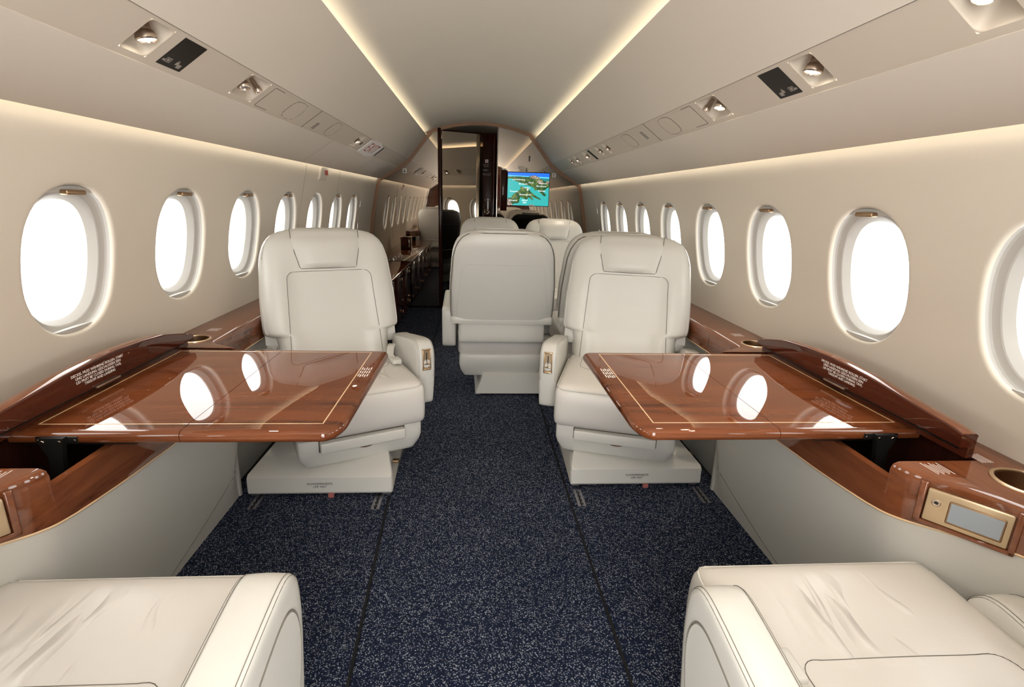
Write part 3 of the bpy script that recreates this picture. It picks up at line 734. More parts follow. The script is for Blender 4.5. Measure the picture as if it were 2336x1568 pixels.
# ------------------------------------------------------------------ fold-out tables
def build_table(s, side, label):
    root = thing('folding_table', (s * .7, 1.40, .62), label, 'table')
    Xi, Xo, Yn, Yf = .342, 1.045, 1.080, 1.730
    out = []
    def arc(cx, cy, rx, ry, a0, a1, n):
        for k in range(n + 1):
            a = lerp(a0, a1, k / n); out.append((cx + rx * math.cos(a), cy + ry * math.sin(a)))
    arc(Xi + .045, Yn + .085, .045, .085, 1.5 * PI, PI, 10)     # near inner corner
    arc(Xi - .006 + .030, Yf - .032, .030, .032, PI, .5 * PI, 8)  # far inner corner
    out.append((Xo, Yf)); out.append((Xo, Yn))
    # inset loops
    def ins(pts, d):
        r = []; n = len(pts)
        for i, p in enumerate(pts):
            a = Vector(pts[i - 1]); b = Vector(p); c = Vector(pts[(i + 1) % n])
            n1 = (b - a).normalized(); n2 = (c - b).normalized(); n1 = Vector((n1.y, -n1.x)); n2 = Vector((n2.y, -n2.x))
            m_ = (n1 + n2); m_ = m_ / max(m_.length_squared, .2) * 2
            q = b + m_ * d; r.append((q.x, q.y))
        return r
    loops = []
    for z, d in ((.6500, .016), (.6492, .010), (.6460, .004), (.6405, .0008), (.6350, 0), (.6290, .001), (.6235, .005), (.6205, .011), (.6200, .018)):
        loops.append([(x, y, z) for x, y in ins(out, d)])
    def leaf(name, keep_inner):
        bm = bmesh.new(); R = [[bm.verts.new((s * x, y, z)) for x, y, z in l] for l in loops]; n = len(out)
        for a, b in zip(R, R[1:]):
            for k in range(n): bm.faces.new((a[k], a[(k + 1) % n], b[(k + 1) % n], b[k]))
        bm.faces.new(R[0]); bm.faces.new(R[-1][::-1])
        xc = .6905 + (-.0008 if keep_inner else .0008)
        res = bmesh.ops.bisect_plane(bm, geom=bm.verts[:] + bm.edges[:] + bm.faces[:], plane_co=(s * xc, 0, 0), plane_no=(s, 0, 0), clear_outer=keep_inner, clear_inner=not keep_inner)
        es = [e for e in res['geom_cut'] if isinstance(e, bmesh.types.BMEdge)]
        try: bmesh.ops.edgeloop_fill(bm, edges=es)
        except Exception: pass
        bmesh.ops.triangulate(bm, faces=[f for f in bm.faces if len(f.verts) > 4])
        return link(name, frombm(bm), MT['wood_x'], root)
    li = leaf('table_leaf', True); lo = leaf('table_leaf', False)
    def inl(par, ax, ay, bx, by):
        w_ = .0016
        box('inlay', (s * (min(ax, bx) - w_), min(ay, by) - w_, .6496), (s * (max(ax, bx) + w_), max(ay, by) + w_, .65025), MT['inlay'], par)
    inl(li, .392, 1.125, .392, 1.700); inl(li, .394, 1.125, .688, 1.125); inl(li, .394, 1.700, .688, 1.700)
    inl(lo, .693, 1.125, 1.010, 1.125); inl(lo, .693, 1.700, 1.010, 1.700); inl(lo, 1.012, 1.125, 1.012, 1.700)
    box('hinge_gap', (s * .6895, 1.097, .6215), (s * .6915, 1.715, .6488), MT['ink'], lo)
    # tiny placard on the free end
    for k in range(5):
        for j in range(3):
            box('placard_line', (s * (.3575 + .0065 * k), 1.455 + .030 * j - .004 * (k % 2), .6498), (s * (.3605 + .0065 * k), 1.478 + .030 * j - .006 * (k % 2), .6502), MT['white'], li)
    # bracket under the near edge and slide arms
    br_ = box('bracket_plate', (s * .900, 1.0755, .6265), (s * .985, 1.0800, .6420), MT['blackmetal'], root, .0015)
    bm = bmesh.new()
    pts = [(.918, .6445), (.966, .6445), (.968, .630), (.955, .600), (.958, .560), (.975, .525), (.950, .505), (.930, .560), (.926, .600)]
    va = [bm.verts.new((s * x, 1.062, z)) for x, z in pts]; vb = [bm.verts.new((s * x, 1.075, z)) for x, z in pts]
    bm.faces.new(va); bm.faces.new(vb[::-1])
    for k in range(len(pts)): bm.faces.new((va[k], va[(k + 1) % len(pts)], vb[(k + 1) % len(pts)], vb[k]))
    arm = link('support_arm', frombm(bm), MT['blackmetal'], root)
    for (x, z, r) in ((.905, .634, .0028), (.980, .634, .0028), (.960, .636, .0042), (.926, .637, .003)):
        lathe('screw', [(.0001, .0016), (r * .8, .0016), (r, .0006), (r, -.004)], MT['nickel'], arm, Matrix.Translation((s * x, 1.0615 if .91 < x < .97 else 1.0755, z)) @ Matrix.Rotation(PI / 2, 4, 'X'), 16)
    box('slide_rail', (s * .80, 1.11, .607), (s * 1.04, 1.14, .6195), MT['blackmetal'], root, .001)
    box('slide_rail', (s * .80, 1.66, .607), (s * 1.04, 1.69, .6195), MT['blackmetal'], root, .001)
    return root
build_table(-1, 'left', 'glossy folding wooden table with inlay line, opened from the left ledge')
build_table(1, 'right', 'glossy folding wooden table with inlay line, opened from the right ledge')

# ------------------------------------------------------------------ seats
HY, HZ, TILT = -.225, .42, math.radians(15)
WTAB = [(-.06, .232), (.10, .240), (.128, .246), (.142, .290), (.16, .298), (.30, .296), (.40, .287), (.47, .281), (.52, .268), (.555, .250), (.58, .226), (.598, .188), (.606, .13)]
HTOP = .606
def bw(h): return interp(WTAB, h)
def bT(h): return .062 * (1 - .75 * sstep(.50, .62, h) ** 2)
def bump_f(u, x, h):
    wing = .016 * sstep(.50, .72, u) * (1 - sstep(.86, 1.0, u)) * (1 - .8 * sstep(.36, .50, h))
    low = .010 * math.exp(-((h - .10) / .09) ** 2) * (1 - u * u)
    return wing + low
def bfront(x, h):
    W_ = bw(h); u = min(.999, abs(x) / W_); return bT(h) * max(0, 1 - u ** 5.7) ** .25 + bump_f(u, x, h)
def bpos(x, h, n):
    return Vector((x, HY - h * math.sin(TILT) + n * math.cos(TILT), HZ + h * math.cos(TILT) + n * math.sin(TILT)))
def back_mesh():
    bm = bmesh.new(); N = 26
    hs = [-.06, 0, .05, .09, .118, .128, .133, .139, .145, .155, .18, .22, .27, .32, .37, .41, .45, .48, .505, .53, .55, .566, .578, .588, .596, .602, HTOP]
    rows = []
    for h in hs:
        W_ = bw(h); ring = []
        for k in range(N + 1):
            u = math.sin((k / N * 2 - 1) * PI / 2); x = u * W_; ring.append(bm.verts.new(bpos(x, h, bfront(x, h))))
        tr = .045 * (1 - .6 * sstep(.52, .62, h) ** 2)
        for k in range(N, -1, -1):
            u = math.sin((k / N * 2 - 1) * PI / 2); x = u * W_; ring.append(bm.verts.new(bpos(x, h, -tr * max(0, 1 - min(.999, abs(u)) ** 6) ** .3)))
        rows.append(ring)
    n = len(rows[0])
    for a, b in zip(rows, rows[1:]):
        for k in range(n): bm.faces.new((a[k], a[(k + 1) % n], b[(k + 1) % n], b[k]))
    bm.faces.new(rows[0][::-1]); bm.faces.new(rows[-1])
    bmesh.ops.remove_doubles(bm, verts=bm.verts[:], dist=1e-5)
    return frombm(bm)
def shell_mesh():
    bm = bmesh.new(); N = 22; hs = [.10, .104, .12, .145, .155, .20, .30, .40, .47, .52, .552, .575, .59, .600]
    rows = []
    for h in hs:
        W_ = (bw(max(h, .15)) - .004) * (1 if h > .12 else 1); ring = []
        e = .006 if h in (.10, .600) else .0
        for k in range(N + 1):
            u = math.sin((k / N * 2 - 1) * PI / 2); d = .062 - e - .002 + .006 * (1 - u * u)
            ring.append(bm.verts.new(bpos(u * W_, h, -(d * max(0, 1 - min(.999, abs(u)) ** 10) ** .3) * (1 - .25 * sstep(.54, .61, h)) - .002)))
        for k in range(N, -1, -1):
            u = math.sin((k / N * 2 - 1) * PI / 2); ring.append(bm.verts.new(bpos(u * W_, h, -.012)))
        rows.append(ring)
    n = len(rows[0])
    for a, b in zip(rows, rows[1:]):
        for k in range(n): bm.faces.new((a[k], a[(k + 1) % n], b[(k + 1) % n], b[k]))
    bm.faces.new(rows[0][::-1]); bm.faces.new(rows[-1])
    bmesh.ops.remove_doubles(bm, verts=bm.verts[:], dist=1e-5)
    return frombm(bm)
def shell_n(x, h):
    W_ = bw(max(h, .15)) - .004; u = min(.999, abs(x) / W_)
    return -((.060 + .006 * (1 - u * u)) * max(0, 1 - u ** 10) ** .3) * (1 - .25 * sstep(.54, .61, h)) - .0024
def head_mesh():
    bm = bmesh.new(); N = 14; rows = []
    for k in range(17):
        t = k / 16; h = lerp(.422, .628, math.sin(t * PI / 2)) if t > .5 else lerp(.422, .628, math.sin(.5 * PI / 2)) * 1.0
        h = .422 + (.198) * t
        W_ = lerp(.122, .148, sstep(0, .8, t)) * (1 - .26 * sstep(.80, 1, t)); ring = []
        edge = math.sqrt(max(0, 1 - max(0, (t - .72) / .28) ** 2)) ; eb = sstep(0, .10, t)
        for j in range(N + 1):
            u = math.sin((j / N * 2 - 1) * PI / 2); x = u * W_
            base = bfront(x, min(h, .57)) if h < .57 else bfront(x, .57)
            n_ = (base + .001 + .016 * (1 - u ** 4) * eb) * edge - .02 * (1 - edge)
            ring.append(bm.verts.new(bpos(x, h, n_)))
        for j in range(N, -1, -1):
            u = math.sin((j / N * 2 - 1) * PI / 2); x = u * W_
            ring.append(bm.verts.new(bpos(x, h, -.022 * edge * (1 - u ** 4) - .02 * (1 - edge) if h > .60 else .0)))
        rows.append(ring)
    n = len(rows[0])
    for a, b in zip(rows, rows[1:]):
        for k in range(n): bm.faces.new((a[k], a[(k + 1) % n], b[(k + 1) % n], b[k]))
    bm.faces.new(rows[0][::-1]); bm.faces.new(rows[-1])
    bmesh.ops.remove_doubles(bm, verts=bm.verts[:], dist=1e-5)
    return frombm(bm)
SC_Y, SC_HY = .025, .245                      # cushion centre y, half depth
SEAT_TOP = .448
def cushion_z(x, y):
    a, b = x / .248, (y - SC_Y) / SC_HY
    dip = -.008 * (1 - sstep(.5, .75, abs(a))) * (1 - sstep(.08, .22, y)) 
    return SEAT_TOP - .012 + .016 * (1 - a * a) * (1 - b * b) + dip
def cushion_mesh():
    def shape(v, p):
        x, y, z = v
        if z > .04: 
            z += -.008 * (1 - sstep(.5, .75, abs(x / .248))) * (1 - sstep(.08, .22, y + SC_Y))
        if y > .1: y += .014 * math.cos(max(-1, min(1, z / .10)) * PI / 2) * sstep(.1, .24, y)
        if y < -.1: y = y
        return (x, y, z)
    return rbox((0, SC_Y, .348), (.254, SC_HY, .088), .030, (22, 20, 10), .016, shape)
def arm_mesh(sx):
    """armrest: side outline extruded across, rounded"""
    # (y, z) outline
    top = [(-.235, .548), (-.18, .560), (-.05, .582), (.06, .598), (.105, .596), (.130, .578), (.142, .555), (.146, .51), (.143, .46), (.134, .40), (.120, .328), (.105, .314), (.06, .310), (-.12, .310), (-.22, .32), (-.245, .36), (-.248, .48)]
    bm = bmesh.new(); xc = sx * .304; hwid = .039; loops = []
    cy = sum(p[0] for p in top) / len(top); cz = sum(p[1] for p in top) / len(top)
    # resample for smoothness
    def cr(pts, m_):
        out = []; n = len(pts)
        for i in range(n):
            p0, p1, p2, p3 = pts[i - 1], pts[i], pts[(i + 1) % n], pts[(i + 2) % n]
            for k in range(m_):
                t = k / m_; out.append(tuple(.5 * ((2 * p1[j]) + (-p0[j] + p2[j]) * t + (2 * p0[j] - 5 * p1[j] + 4 * p2[j] - p3[j]) * t * t + (-p0[j] + 3 * p1[j] - 3 * p2[j] + p3[j]) * t ** 3) for j in (0, 1)))
        return out
    o = cr(top, 3); n = len(o)
    def insx(d):
        r = []
        for i in range(n):
            a = Vector(o[i - 1]); b = Vector(o[(i + 1) % n]); t = (b - a).normalized(); nn = Vector((t.y, -t.x)); r.append((o[i][0] + nn.x * d, o[i][1] + nn.y * d))
        return r
    for (dx, d) in ((-1, .030), (-1, .012), (-.94, .0035), (-.80, 0), (-.4, -.0012), (0, -.0016), (.4, -.0012), (.80, 0), (.94, .0035), (1, .012), (1, .030)):
        loops.append([bm.verts.new((xc + dx * hwid, y, z)) for y, z in insx(d)])
    for a, b in zip(loops, loops[1:]):
        for k in range(n): bm.faces.new((a[k], a[(k + 1) % n], b[(k + 1) % n], b[k]))
    bm.faces.new(loops[0]); bm.faces.new(loops[-1][::-1])
    bmesh.ops.triangulate(bm, faces=[f for f in bm.faces if len(f.verts) > 4])
    return frombm(bm), o, xc, hwid
def seat_proto():
    g = {}
    L_ = MT['leather']
    def add(name, me, m_, par, label=None):
        me.materials.append(m_) if not me.materials else None
        me.polygons.foreach_set('use_smooth', [True] * len(me.polygons)); me.set_sharp_from_angle(angle=math.radians(50))
        PARTS.append((name, me, par, label)); return len(PARTS) - 1
    PARTS = []
    b = add('backrest', back_mesh(), L_, None)
    sh = add('back_shell', shell_mesh(), L_, None)
    hd = add('headrest', head_mesh(), L_, None)
    cu = add('seat_cushion', cushion_mesh(), MT['leather_seat'], None)
    def tubes(plist, r, seg=5, closed=False):
        bm = bmesh.new()
        for p in plist: tube_bm(bm, p, r, seg, closed)
        return frombm(bm)
    # seam of the back insert
    path = []
    for k in range(15): path.append((-lerp(.200, .182, k / 14), lerp(-.02, .375, k / 14)))
    for k in range(1, 9): a = PI - k / 8 * PI / 2; path.append((-.147 + .035 * math.cos(a), .375 + .035 * math.sin(a)))
    path += [(-x, h) for x, h in path[::-1]]
    add('seam', tubes([[bpos(x, h, bfront(x, h) + .0002) for x, h in path]], .0013), MT['seam'], b)
    # piping round the front edge of the back
    pp = []
    for h in [.145, .16, .22, .30, .40, .47, .52, .55, .575, .592, .602]:
        W_ = bw(h) * .965; pp.append((-W_, h))
    pp += [(-.10, .6065)]
    pp += [(-x, h) for x, h in pp[::-1]]
    add('piping', tubes([[bpos(x, min(h, .606), bfront(x, min(h, .6055)) + .0008) for x, h in pp]], .0022, 6), L_, b)
    # headrest outline seam
    hp = [(-.146, .600), (-.145, .56), (-.138, .50), (-.126, .45), (-.122, .430), (-.116, .4225), (0, .421), (.116, .4225), (.122, .430), (.126, .45), (.138, .50), (.145, .56), (.146, .600)]
    add('seam', tubes([[bpos(x * 1.008, h, bfront(x, min(h, .57)) + .0006) for x, h in hp]], .0016), MT['seam'], hd)
    # shell details
    sp = []
    for k in range(11): sp.append((-lerp(.262, .225, k / 10), lerp(.11, .40, k / 10)))
    for k in range(1, 8): a = PI - k / 7 * PI / 2; sp.append((-.190 + .035 * math.cos(a), .40 + .035 * math.sin(a)))
    sp += [(-.19 + .0316 * k, .435) for k in range(1, 12)]
    sp += [(-x, h) for x, h in sp[:18][::-1]]
    add('seam', tubes([[bpos(x, h, shell_n(x, h)) for x, h in sp]], .0009), MT['dado'], sh)
    ep = [(-.288, .112)] + [(-(bw(h) - .008), h) for h in (.16, .22, .3, .4, .47, .52, .55, .575, .59)] + [(-.11, .6)]
    ep += [(-x, h) for x, h in ep[::-1]]
    add('piping', tubes([[bpos(x, h, shell_n(x * .955, h) * .80) for x, h in ep]], .0028, 6), MT['seam'], sh)
    # strap across the lower back and lower rear panel
    me = rbox((0, -.276, .435), (.248, .024, .075), .016, (14, 6, 8)); add('lower_back_panel', me, L_, None)
    me = rbox((0, -.290, .497), (.288, .024, .020), .010, (14, 6, 4)); lb = add('rear_strap', me, L_, None)
    add('piping', tubes([[(-.284, -.3145, .480), (.284, -.3145, .480)]], .0022), MT['leather'], lb)
    # cushion welt + inner seam
    w = []
    rr = .05; hx, hy = .250, SC_HY + .006
    for (cx, cy, a0) in ((hx - rr, SC_Y + hy - rr, 0), (-(hx - rr), SC_Y + hy - rr, PI / 2)):
        for k in range(7): a = a0 + k / 6 * PI / 2; w.append((cx + rr * math.cos(a), cy + rr * math.sin(a), .4285))
    w = [(hx, -.15, .4285), (hx, -.05, .4285), (hx, .05, .4285), (hx, .15, .4285)] + w[:7] + [(.15, SC_Y + hy, .4285), (.05, SC_Y + hy, .4285), (-.05, SC_Y + hy, .4285), (-.15, SC_Y + hy, .4285)] + w[7:] + [(-hx, .15, .4285), (-hx, .05, .4285), (-hx, -.05, .4285), (-hx, -.15, .4285)]
    w_raw = w
    w2 = [(.182, -.2), (.180, -.06)]
    for k in range(7): a = k / 6 * PI / 2; w2.append((.145 + .035 * math.cos(a), -.008 + .035 * math.sin(a)))
    w2 += [(-x, y) for x, y in w2[::-1]]
    from mathutils.bvhtree import BVHTree
    bq = bmesh.new(); bq.from_mesh(PARTS[cu][1]); bv = BVHTree.FromBMesh(bq)
    wn = []
    for p_ in w_raw:
        q_ = bv.find_nearest(Vector(p_)); wn.append(q_[0] + q_[1] * .0019)
    add('piping', tubes([wn], .0030, 6), L_, cu)
    def drop(x, y):
        h = bv.ray_cast(Vector((x, y, 1)), Vector((0, 0, -1)))[0]; return (x, y, (h.z if h else .44) + .0003)
    w3 = []
    for (xa, ya), (xb, yb) in zip(w2, w2[1:]):
        m_ = max(1, int(math.hypot(xb - xa, yb - ya) / .012))
        for k in range(m_): w3.append(drop(lerp(xa, xb, k / m_), lerp(ya, yb, k / m_)))
    add('seam', tubes([w3], .0008), MT['seam'], cu); bq.free()
    # arms
    for sx in (-1, 1):
        me, o, xc, hwid = arm_mesh(sx); ar = add('armrest', me, MT['leather'], None)
        lines = []
        topo = [p for p in o if p[1] > .43 and not (p[0] < -.23)]
        topo = sorted([p for p in topo if p[1] > .535 and p[0] < .13], key=lambda p: p[0]) + sorted([p for p in topo if not (p[1] > .535 and p[0] < .13) and p[0] > 0], key=lambda p: -p[1])
        for fxx in ((.80, .93) if sx * 1 else (.8,)):
            for sg_ in (-1, 1):
                lines.append([(xc + sg_ * fxx * hwid, y, z + (.0006 if fxx < .9 else -.0032)) if y < .13 else (xc + sg_ * fxx * hwid, y + (.0006 if fxx < .9 else -.003), z) for y, z in topo])
        bm = bmesh.new()
        for l in lines: tube_bm(bm, l, .0006, 4)
        add('seam', frombm(bm), MT['seam'], ar)
        # teardrop panel on the outer side
        tp = [(-.16, .40), (-.17, .45), (-.15, .495), (-.05, .525), (.04, .545), (.085, .542), (.110, .515), (.118, .47), (.105, .41), (.085, .37), (.04, .355), (-.1, .355), (-.14, .37)]
        tq = []
        for i in range(len(tp)):
            p0, p1, p2, p3 = tp[i - 1], tp[i], tp[(i + 1) % len(tp)], tp[(i + 2) % len(tp)]
            for k in range(4):
                t = k / 4; tq.append(tuple(.5 * ((2 * p1[j]) + (-p0[j] + p2[j]) * t + (2 * p0[j] - 5 * p1[j] + 4 * p2[j] - p3[j]) * t * t + (-p0[j] + 3 * p1[j] - 3 * p2[j] + p3[j]) * t ** 3) for j in (0, 1)))
        tp = tq
        X_ = xc + sx * (hwid + .0004)
        bm = bmesh.new(); va = [bm.verts.new((X_ - sx * .003, y, z)) for y, z in tp]; vb = [bm.verts.new((X_ + sx * .0015, y, z)) for y, z in tp]
        bm.faces.new(va); bm.faces.new(vb[::-1])
        for k in range(len(tp)): bm.faces.new((va[k], va[(k + 1) % len(tp)], vb[(k + 1) % len(tp)], vb[k]))
        bmesh.ops.recalc_face_normals(bm, faces=bm.faces[:])
        add('side_flap', frombm(bm), L_, ar)
        bm = bmesh.new(); tube_bm(bm, [(X_ + sx * .0002, lerp(y, -.03, -.02), lerp(z, .45, -.02)) for y, z in tp], .0016, 5, True)
        add('seam', frombm(bm), MT['seam'], ar)
        # gold recess with lever on the front of the arm
        bm = bmesh.new(); zf = .525; yf = .1475
        def fr(x0, x1, z0, z1, y0, y1, be=.002): bm_box(bm, (xc + x0, y0, z0), (xc + x1, y1, z1), be, 2)
        fr(-.019, -.014, .478, .572, yf - .006, yf + .003); fr(.014, .019, .478, .572, yf - .006, yf + .003)
        fr(-.019, .019, .478, .484, yf - .006, yf + .003); fr(-.019, .019, .566, .572, yf - .006, yf + .003)
        ld = add('lever_frame', frombm(bm), MT['gold'], ar)
        bm = bmesh.new(); bm_box(bm, (xc - .014, yf - .004, .484), (xc + .014, yf - .0005, .566), 0); add('lever_well', frombm(bm), MT['goldpaint'], ld)
        bm = bmesh.new(); bm_box(bm, (xc - .012, yf - .001, .503), (xc + .012, yf + .004, .508), .001); bm_box(bm, (xc - .002, yf - .001, .506), (xc + .002, yf + .005, .52), .001); add('lever', frombm(bm), MT['gold'], ld)
        bm = bmesh.new(); bm_box(bm, (xc - .0015, yf - .001, .515), (xc + .0025, yf + .0006, .556), 0); add('lever_slot', frombm(bm), MT['black'], ld)
    # pan, tray and slot
    def pshape(v, p):
        x, y, z = v; t = (z + .075) / .15; k = lerp(.90, 1.0, sstep(0, .45, t)); return (x * k, y * lerp(.88, 1., sstep(0, .6, t)), z)
    pan = add('seat_pan', rbox((0, .005, .200), (.246, .236, .075), .020, (12, 12, 8), 0, pshape), L_, None)
    bm = bmesh.new(); bm_box(bm, (-.165, .10, .208), (.165, .270, .250), .004, 2); add('tray', frombm(bm), L_, pan)
    bm = bmesh.new(); bm_box(bm, (-.169, .10, .204), (.169, .2425, .2545), .001, 1); add('tray_gap', frombm(bm), MT['groove'], pan)
    bm = bmesh.new(); va, vb = [], []
    for k in range(13):
        a = PI + PI * k / 12; va.append(bm.verts.new((-.01 + .035 * math.cos(a), .225, .208 + .018 * math.sin(a)))); vb.append(bm.verts.new((-.01 + .035 * math.cos(a), .2435, .208 + .018 * math.sin(a))))
    bm.faces.new(va); bm.faces.new(vb[::-1])
    for k in range(13): bm.faces.new((va[k], va[(k + 1) % 13], vb[(k + 1) % 13], vb[k]))
    add('handle_slot', frombm(bm), MT['bronze'], pan)
    # seat belt
    bm = bmesh.new()
    def ribbon(pts, w_):
        up_ = Vector((0, 0, 1)); vs = []
        for i, p in enumerate(pts):
            p = Vector(p); t = (Vector(pts[min(i + 1, len(pts) - 1)]) - Vector(pts[max(i - 1, 0)])).normalized(); sd = t.cross(up_); sd = sd.normalized() if sd.length > .1 else Vector((1, 0, 0))
            nn = sd.cross(t); vs.append([bm.verts.new(p + sd * a * w_ + nn * b_ * .0015) for a, b_ in ((-1, -1), (1, -1), (1, 1), (-1, 1))])
        for a, b_ in zip(vs, vs[1:]):
            for k in range(4): bm.faces.new((a[k], a[(k + 1) % 4], b_[(k + 1) % 4], b_[k]))
        bm.faces.new(vs[0]); bm.faces.new(vs[-1][::-1])
    ribbon([(-.245, -.16, .47), (-.235, -.13, .50), (-.215, -.09, .495), (-.20, -.05, .470), (-.21, -.01, .458)], .016)
    sbx = add('seat_belt', frombm(bm), MT['leather'], None)
    bm = bmesh.new(); bm_box(bm, (-.228, -.02, .452), (-.188, .04, .472), .004, 2); add('buckle', frombm(bm), MT['leather'], sbx)
    return PARTS
SEAT_PARTS = seat_proto()
def place_seat(loc, facing, yaw, label, group, base_rot=None, base_off=(0, 0), dark_back=False, vest=False, skip=(), low=None, low2=None, setback=0, noarm=(), xs=1, hdrop=0, cup=0):
    """facing: +1 looks forward (+Y), -1 looks aft"""
    rot = (0 if facing > 0 else PI) + yaw
    root = thing('cabin_seat', (loc[0], loc[1], 0), label, 'seat', group, rot); made = []; root.scale = (xs, 1, 1)
    for i, (nm, me, par, lb) in enumerate(SEAT_PARTS):
        if nm in skip or (par is not None and made[par] is None) or (nm == 'armrest' and any((me.vertices[0].co.x > 0) == (a_ > 0) for a_ in noarm)): made.append(None); continue
        p = root if par is None else made[par]
        if dark_back and nm in ('back_shell', 'lower_back_panel', 'rear_strap'):
            me = me.copy(); me.materials[0] = MT['leather_dark']
        o = bpy.data.objects.new(nm, me); COL.objects.link(o); o.parent = p; made.append(o)
        if nm == 'armrest' and low and (me.vertices[0].co.x > 0) == (low[0] > 0): o.location = low[1:]
        elif nm == 'armrest' and low2: o.location = low2
        if nm == 'seat_cushion' and cup: o.location = (0, 0, cup)
        if nm == 'headrest' and hdrop: o.location = (0, 0, -hdrop)
        if setback and par is None and nm in ('backrest', 'back_shell', 'headrest', 'lower_back_panel', 'rear_strap'): o.location = (0, -setback, 0)
        if dark_back and nm == 'back_shell': o['label'] = 'dark brown rear shell'
    # floor base stays square to the cabin
    b_ = bpy.data.objects.new('seat_base', BASE_ME); COL.objects.link(b_); b_.parent = root
    Rm = Matrix.Rotation(-rot + (0 if facing > 0 else PI), 4, 'Z'); off = Matrix.Rotation(-rot, 4, 'Z') @ Vector((base_off[0], base_off[1], 0))
    b_.location = off; b_.rotation_euler = (0, 0, -rot + (0 if facing > 0 else PI))
    for nm, me in BASE_KIDS:
        if nm == 'vest_text' and not vest: continue
        c = bpy.data.objects.new(nm, me); COL.objects.link(c); c.parent = b_
    return root
def base_mesh():
    # front = +y : low vertical lip, then slope up to a raised rear
    bm = bmesh.new()
    prof = [(-.19, .022), (.20, .022), (.205, .030), (.203, .092), (.190, .102), (.02, .150), (-.17, .150), (-.19, .142)]
    rows = []
    for x, k in ((-.280, 1), (-.276, 1), (.276, 1), (.280, 1)):
        e = .006 if abs(x) > .278 else 0
        r = []
        for y, z in prof:
            xx = x * (1 - .16 * sstep(.10, .15, z) ) * (1 - .05 * sstep(.0, -.19, y)) if True else x
            r.append(bm.verts.new((xx, y - math.copysign(e, y), z + (e if z < .05 else -e))))
        rows.append(r)
    n = len(prof)
    for a, b in zip(rows, rows[1:]):
        for k in range(n): bm.faces.new((a[k], a[(k + 1) % n], b[(k + 1) % n], b[k]))
    bm.faces.new(rows[0]); bm.faces.new(rows[-1][::-1])
    me = frombm(bm); me.materials.append(MT['leather'])
    me.polygons.foreach_set('use_smooth', [True] * len(me.polygons)); me.set_sharp_from_angle(angle=math.radians(25)); return me
BASE_ME = base_mesh(); BASE_KIDS = []
bm = bmesh.new()
for x in (-.255, .255): bm_box(bm, (x - .016, -.17, .0), (x + .016, .19, .024), .003)
me = frombm(bm); me.materials.append(MT['track']); BASE_KIDS.append(('track_feet', me))
bm = bmesh.new(); bm_box(bm, (-.290, .06, .088), (-.262, .085, .10), .003); me = frombm(bm); me.materials.append(MT['bronze']); BASE_KIDS.append(('lock_knob', me))
bm = bmesh.new(); bm_box(bm, (-.052, .198, .004), (-.030, .212, .024), .002); me = frombm(bm); me.materials.append(MT['redtag']); BASE_KIDS.append(('red_pull_tag', me))
tmp = text('vest_text', 'SCHWIMMWESTE\nLIFE VEST', .0125, (0, .2052, .060), (-1, 0, 0), (0, 0, 1), MT['ink'])
tme = tmp.data; bpy.data.objects.remove(tmp, do_unlink=True); BASE_KIDS.append(('vest_text', tme))

G1 = 'cream leather cabin seats'
ROWB_L = dict(loc=(-.585, 2.125), yaw=math.radians(25)); ROWB_R = dict(loc=(.605, 2.135), yaw=math.radians(-17))
place_seat((-.670, .603), 1, 0, 'nearest cream leather seat on the left, only cushion and armrest in view', G1, skip=('lever_frame',), low=(-1, .030, .01, -.11), low2=(0, -.012, -.008), setback=.13, cup=.016)
place_seat((.660, .603), 1, 0, 'nearest cream leather seat on the right, creased cushion and both armrests in view', G1, skip=('lever_frame',), low=(1, -.030, .01, -.11), low2=(.012, -.028, -.040), setback=.13, cup=.012)
place_seat(ROWB_L['loc'], -1, ROWB_L['yaw'], 'cream leather seat facing the camera behind the left table', G1, base_off=(-.06, -.08), vest=True, low=(1, 0, 0, -.045), low2=(0, 0, -.032))
place_seat(ROWB_R['loc'], -1, ROWB_R['yaw'], 'cream leather seat facing the camera behind the right table', G1, base_off=(.035, -.045), vest=True, low=(-1, 0, 0, -.045), low2=(0, 0, -.032))
place_seat((.110, 3.165), 1, 0, 'cream leather seat seen from behind, beside the aisle in the middle', G1, base_off=(.12, -.04), noarm=(1,), hdrop=.010)
place_seat((.725, 3.165), 1, 0, 'cream leather seat seen from behind, mostly hidden by the right rear facing seat', G1, base_off=(.09, -.04), noarm=(1, -1), hdrop=.010)
place_seat((.080, 4.19), -1, 0, 'far cream leather seat facing the camera, left one of the far pair', G1, dark_back=True, noarm=(-1,), xs=.92)
place_seat((.632, 4.19), -1, 0, 'far cream leather seat facing the camera, right one of the far pair', G1, dark_back=True, noarm=(1,), xs=.92)

# seat tracks let into the floor in front of the bases
for x, y, d in ((-.418, 1.80, 'left seat nearest the aisle'), (.385, 1.80, 'right seat nearest the aisle'), (.895, 1.81, 'right seat nearest the wall'), (-.88, 1.81, 'left seat nearest the wall')):
    t = thing('seat_track', (x, y, .009), 'short grey metal seat track in the carpet, %s' % d, 'seat track')
    box('rail', (x - .016, y - .05, .0088), (x - .004, y + .07, .0115), MT['track'], t, .001)
    box('rail', (x + .004, y - .05, .0088), (x + .016, y + .07, .0115), MT['track'], t, .001)
    for k in range(4): box('rail_notch', (x - .007, y - .04 + .026 * k, .0108), (x + .007, y - .028 + .026 * k, .0118), MT['ink'], t)

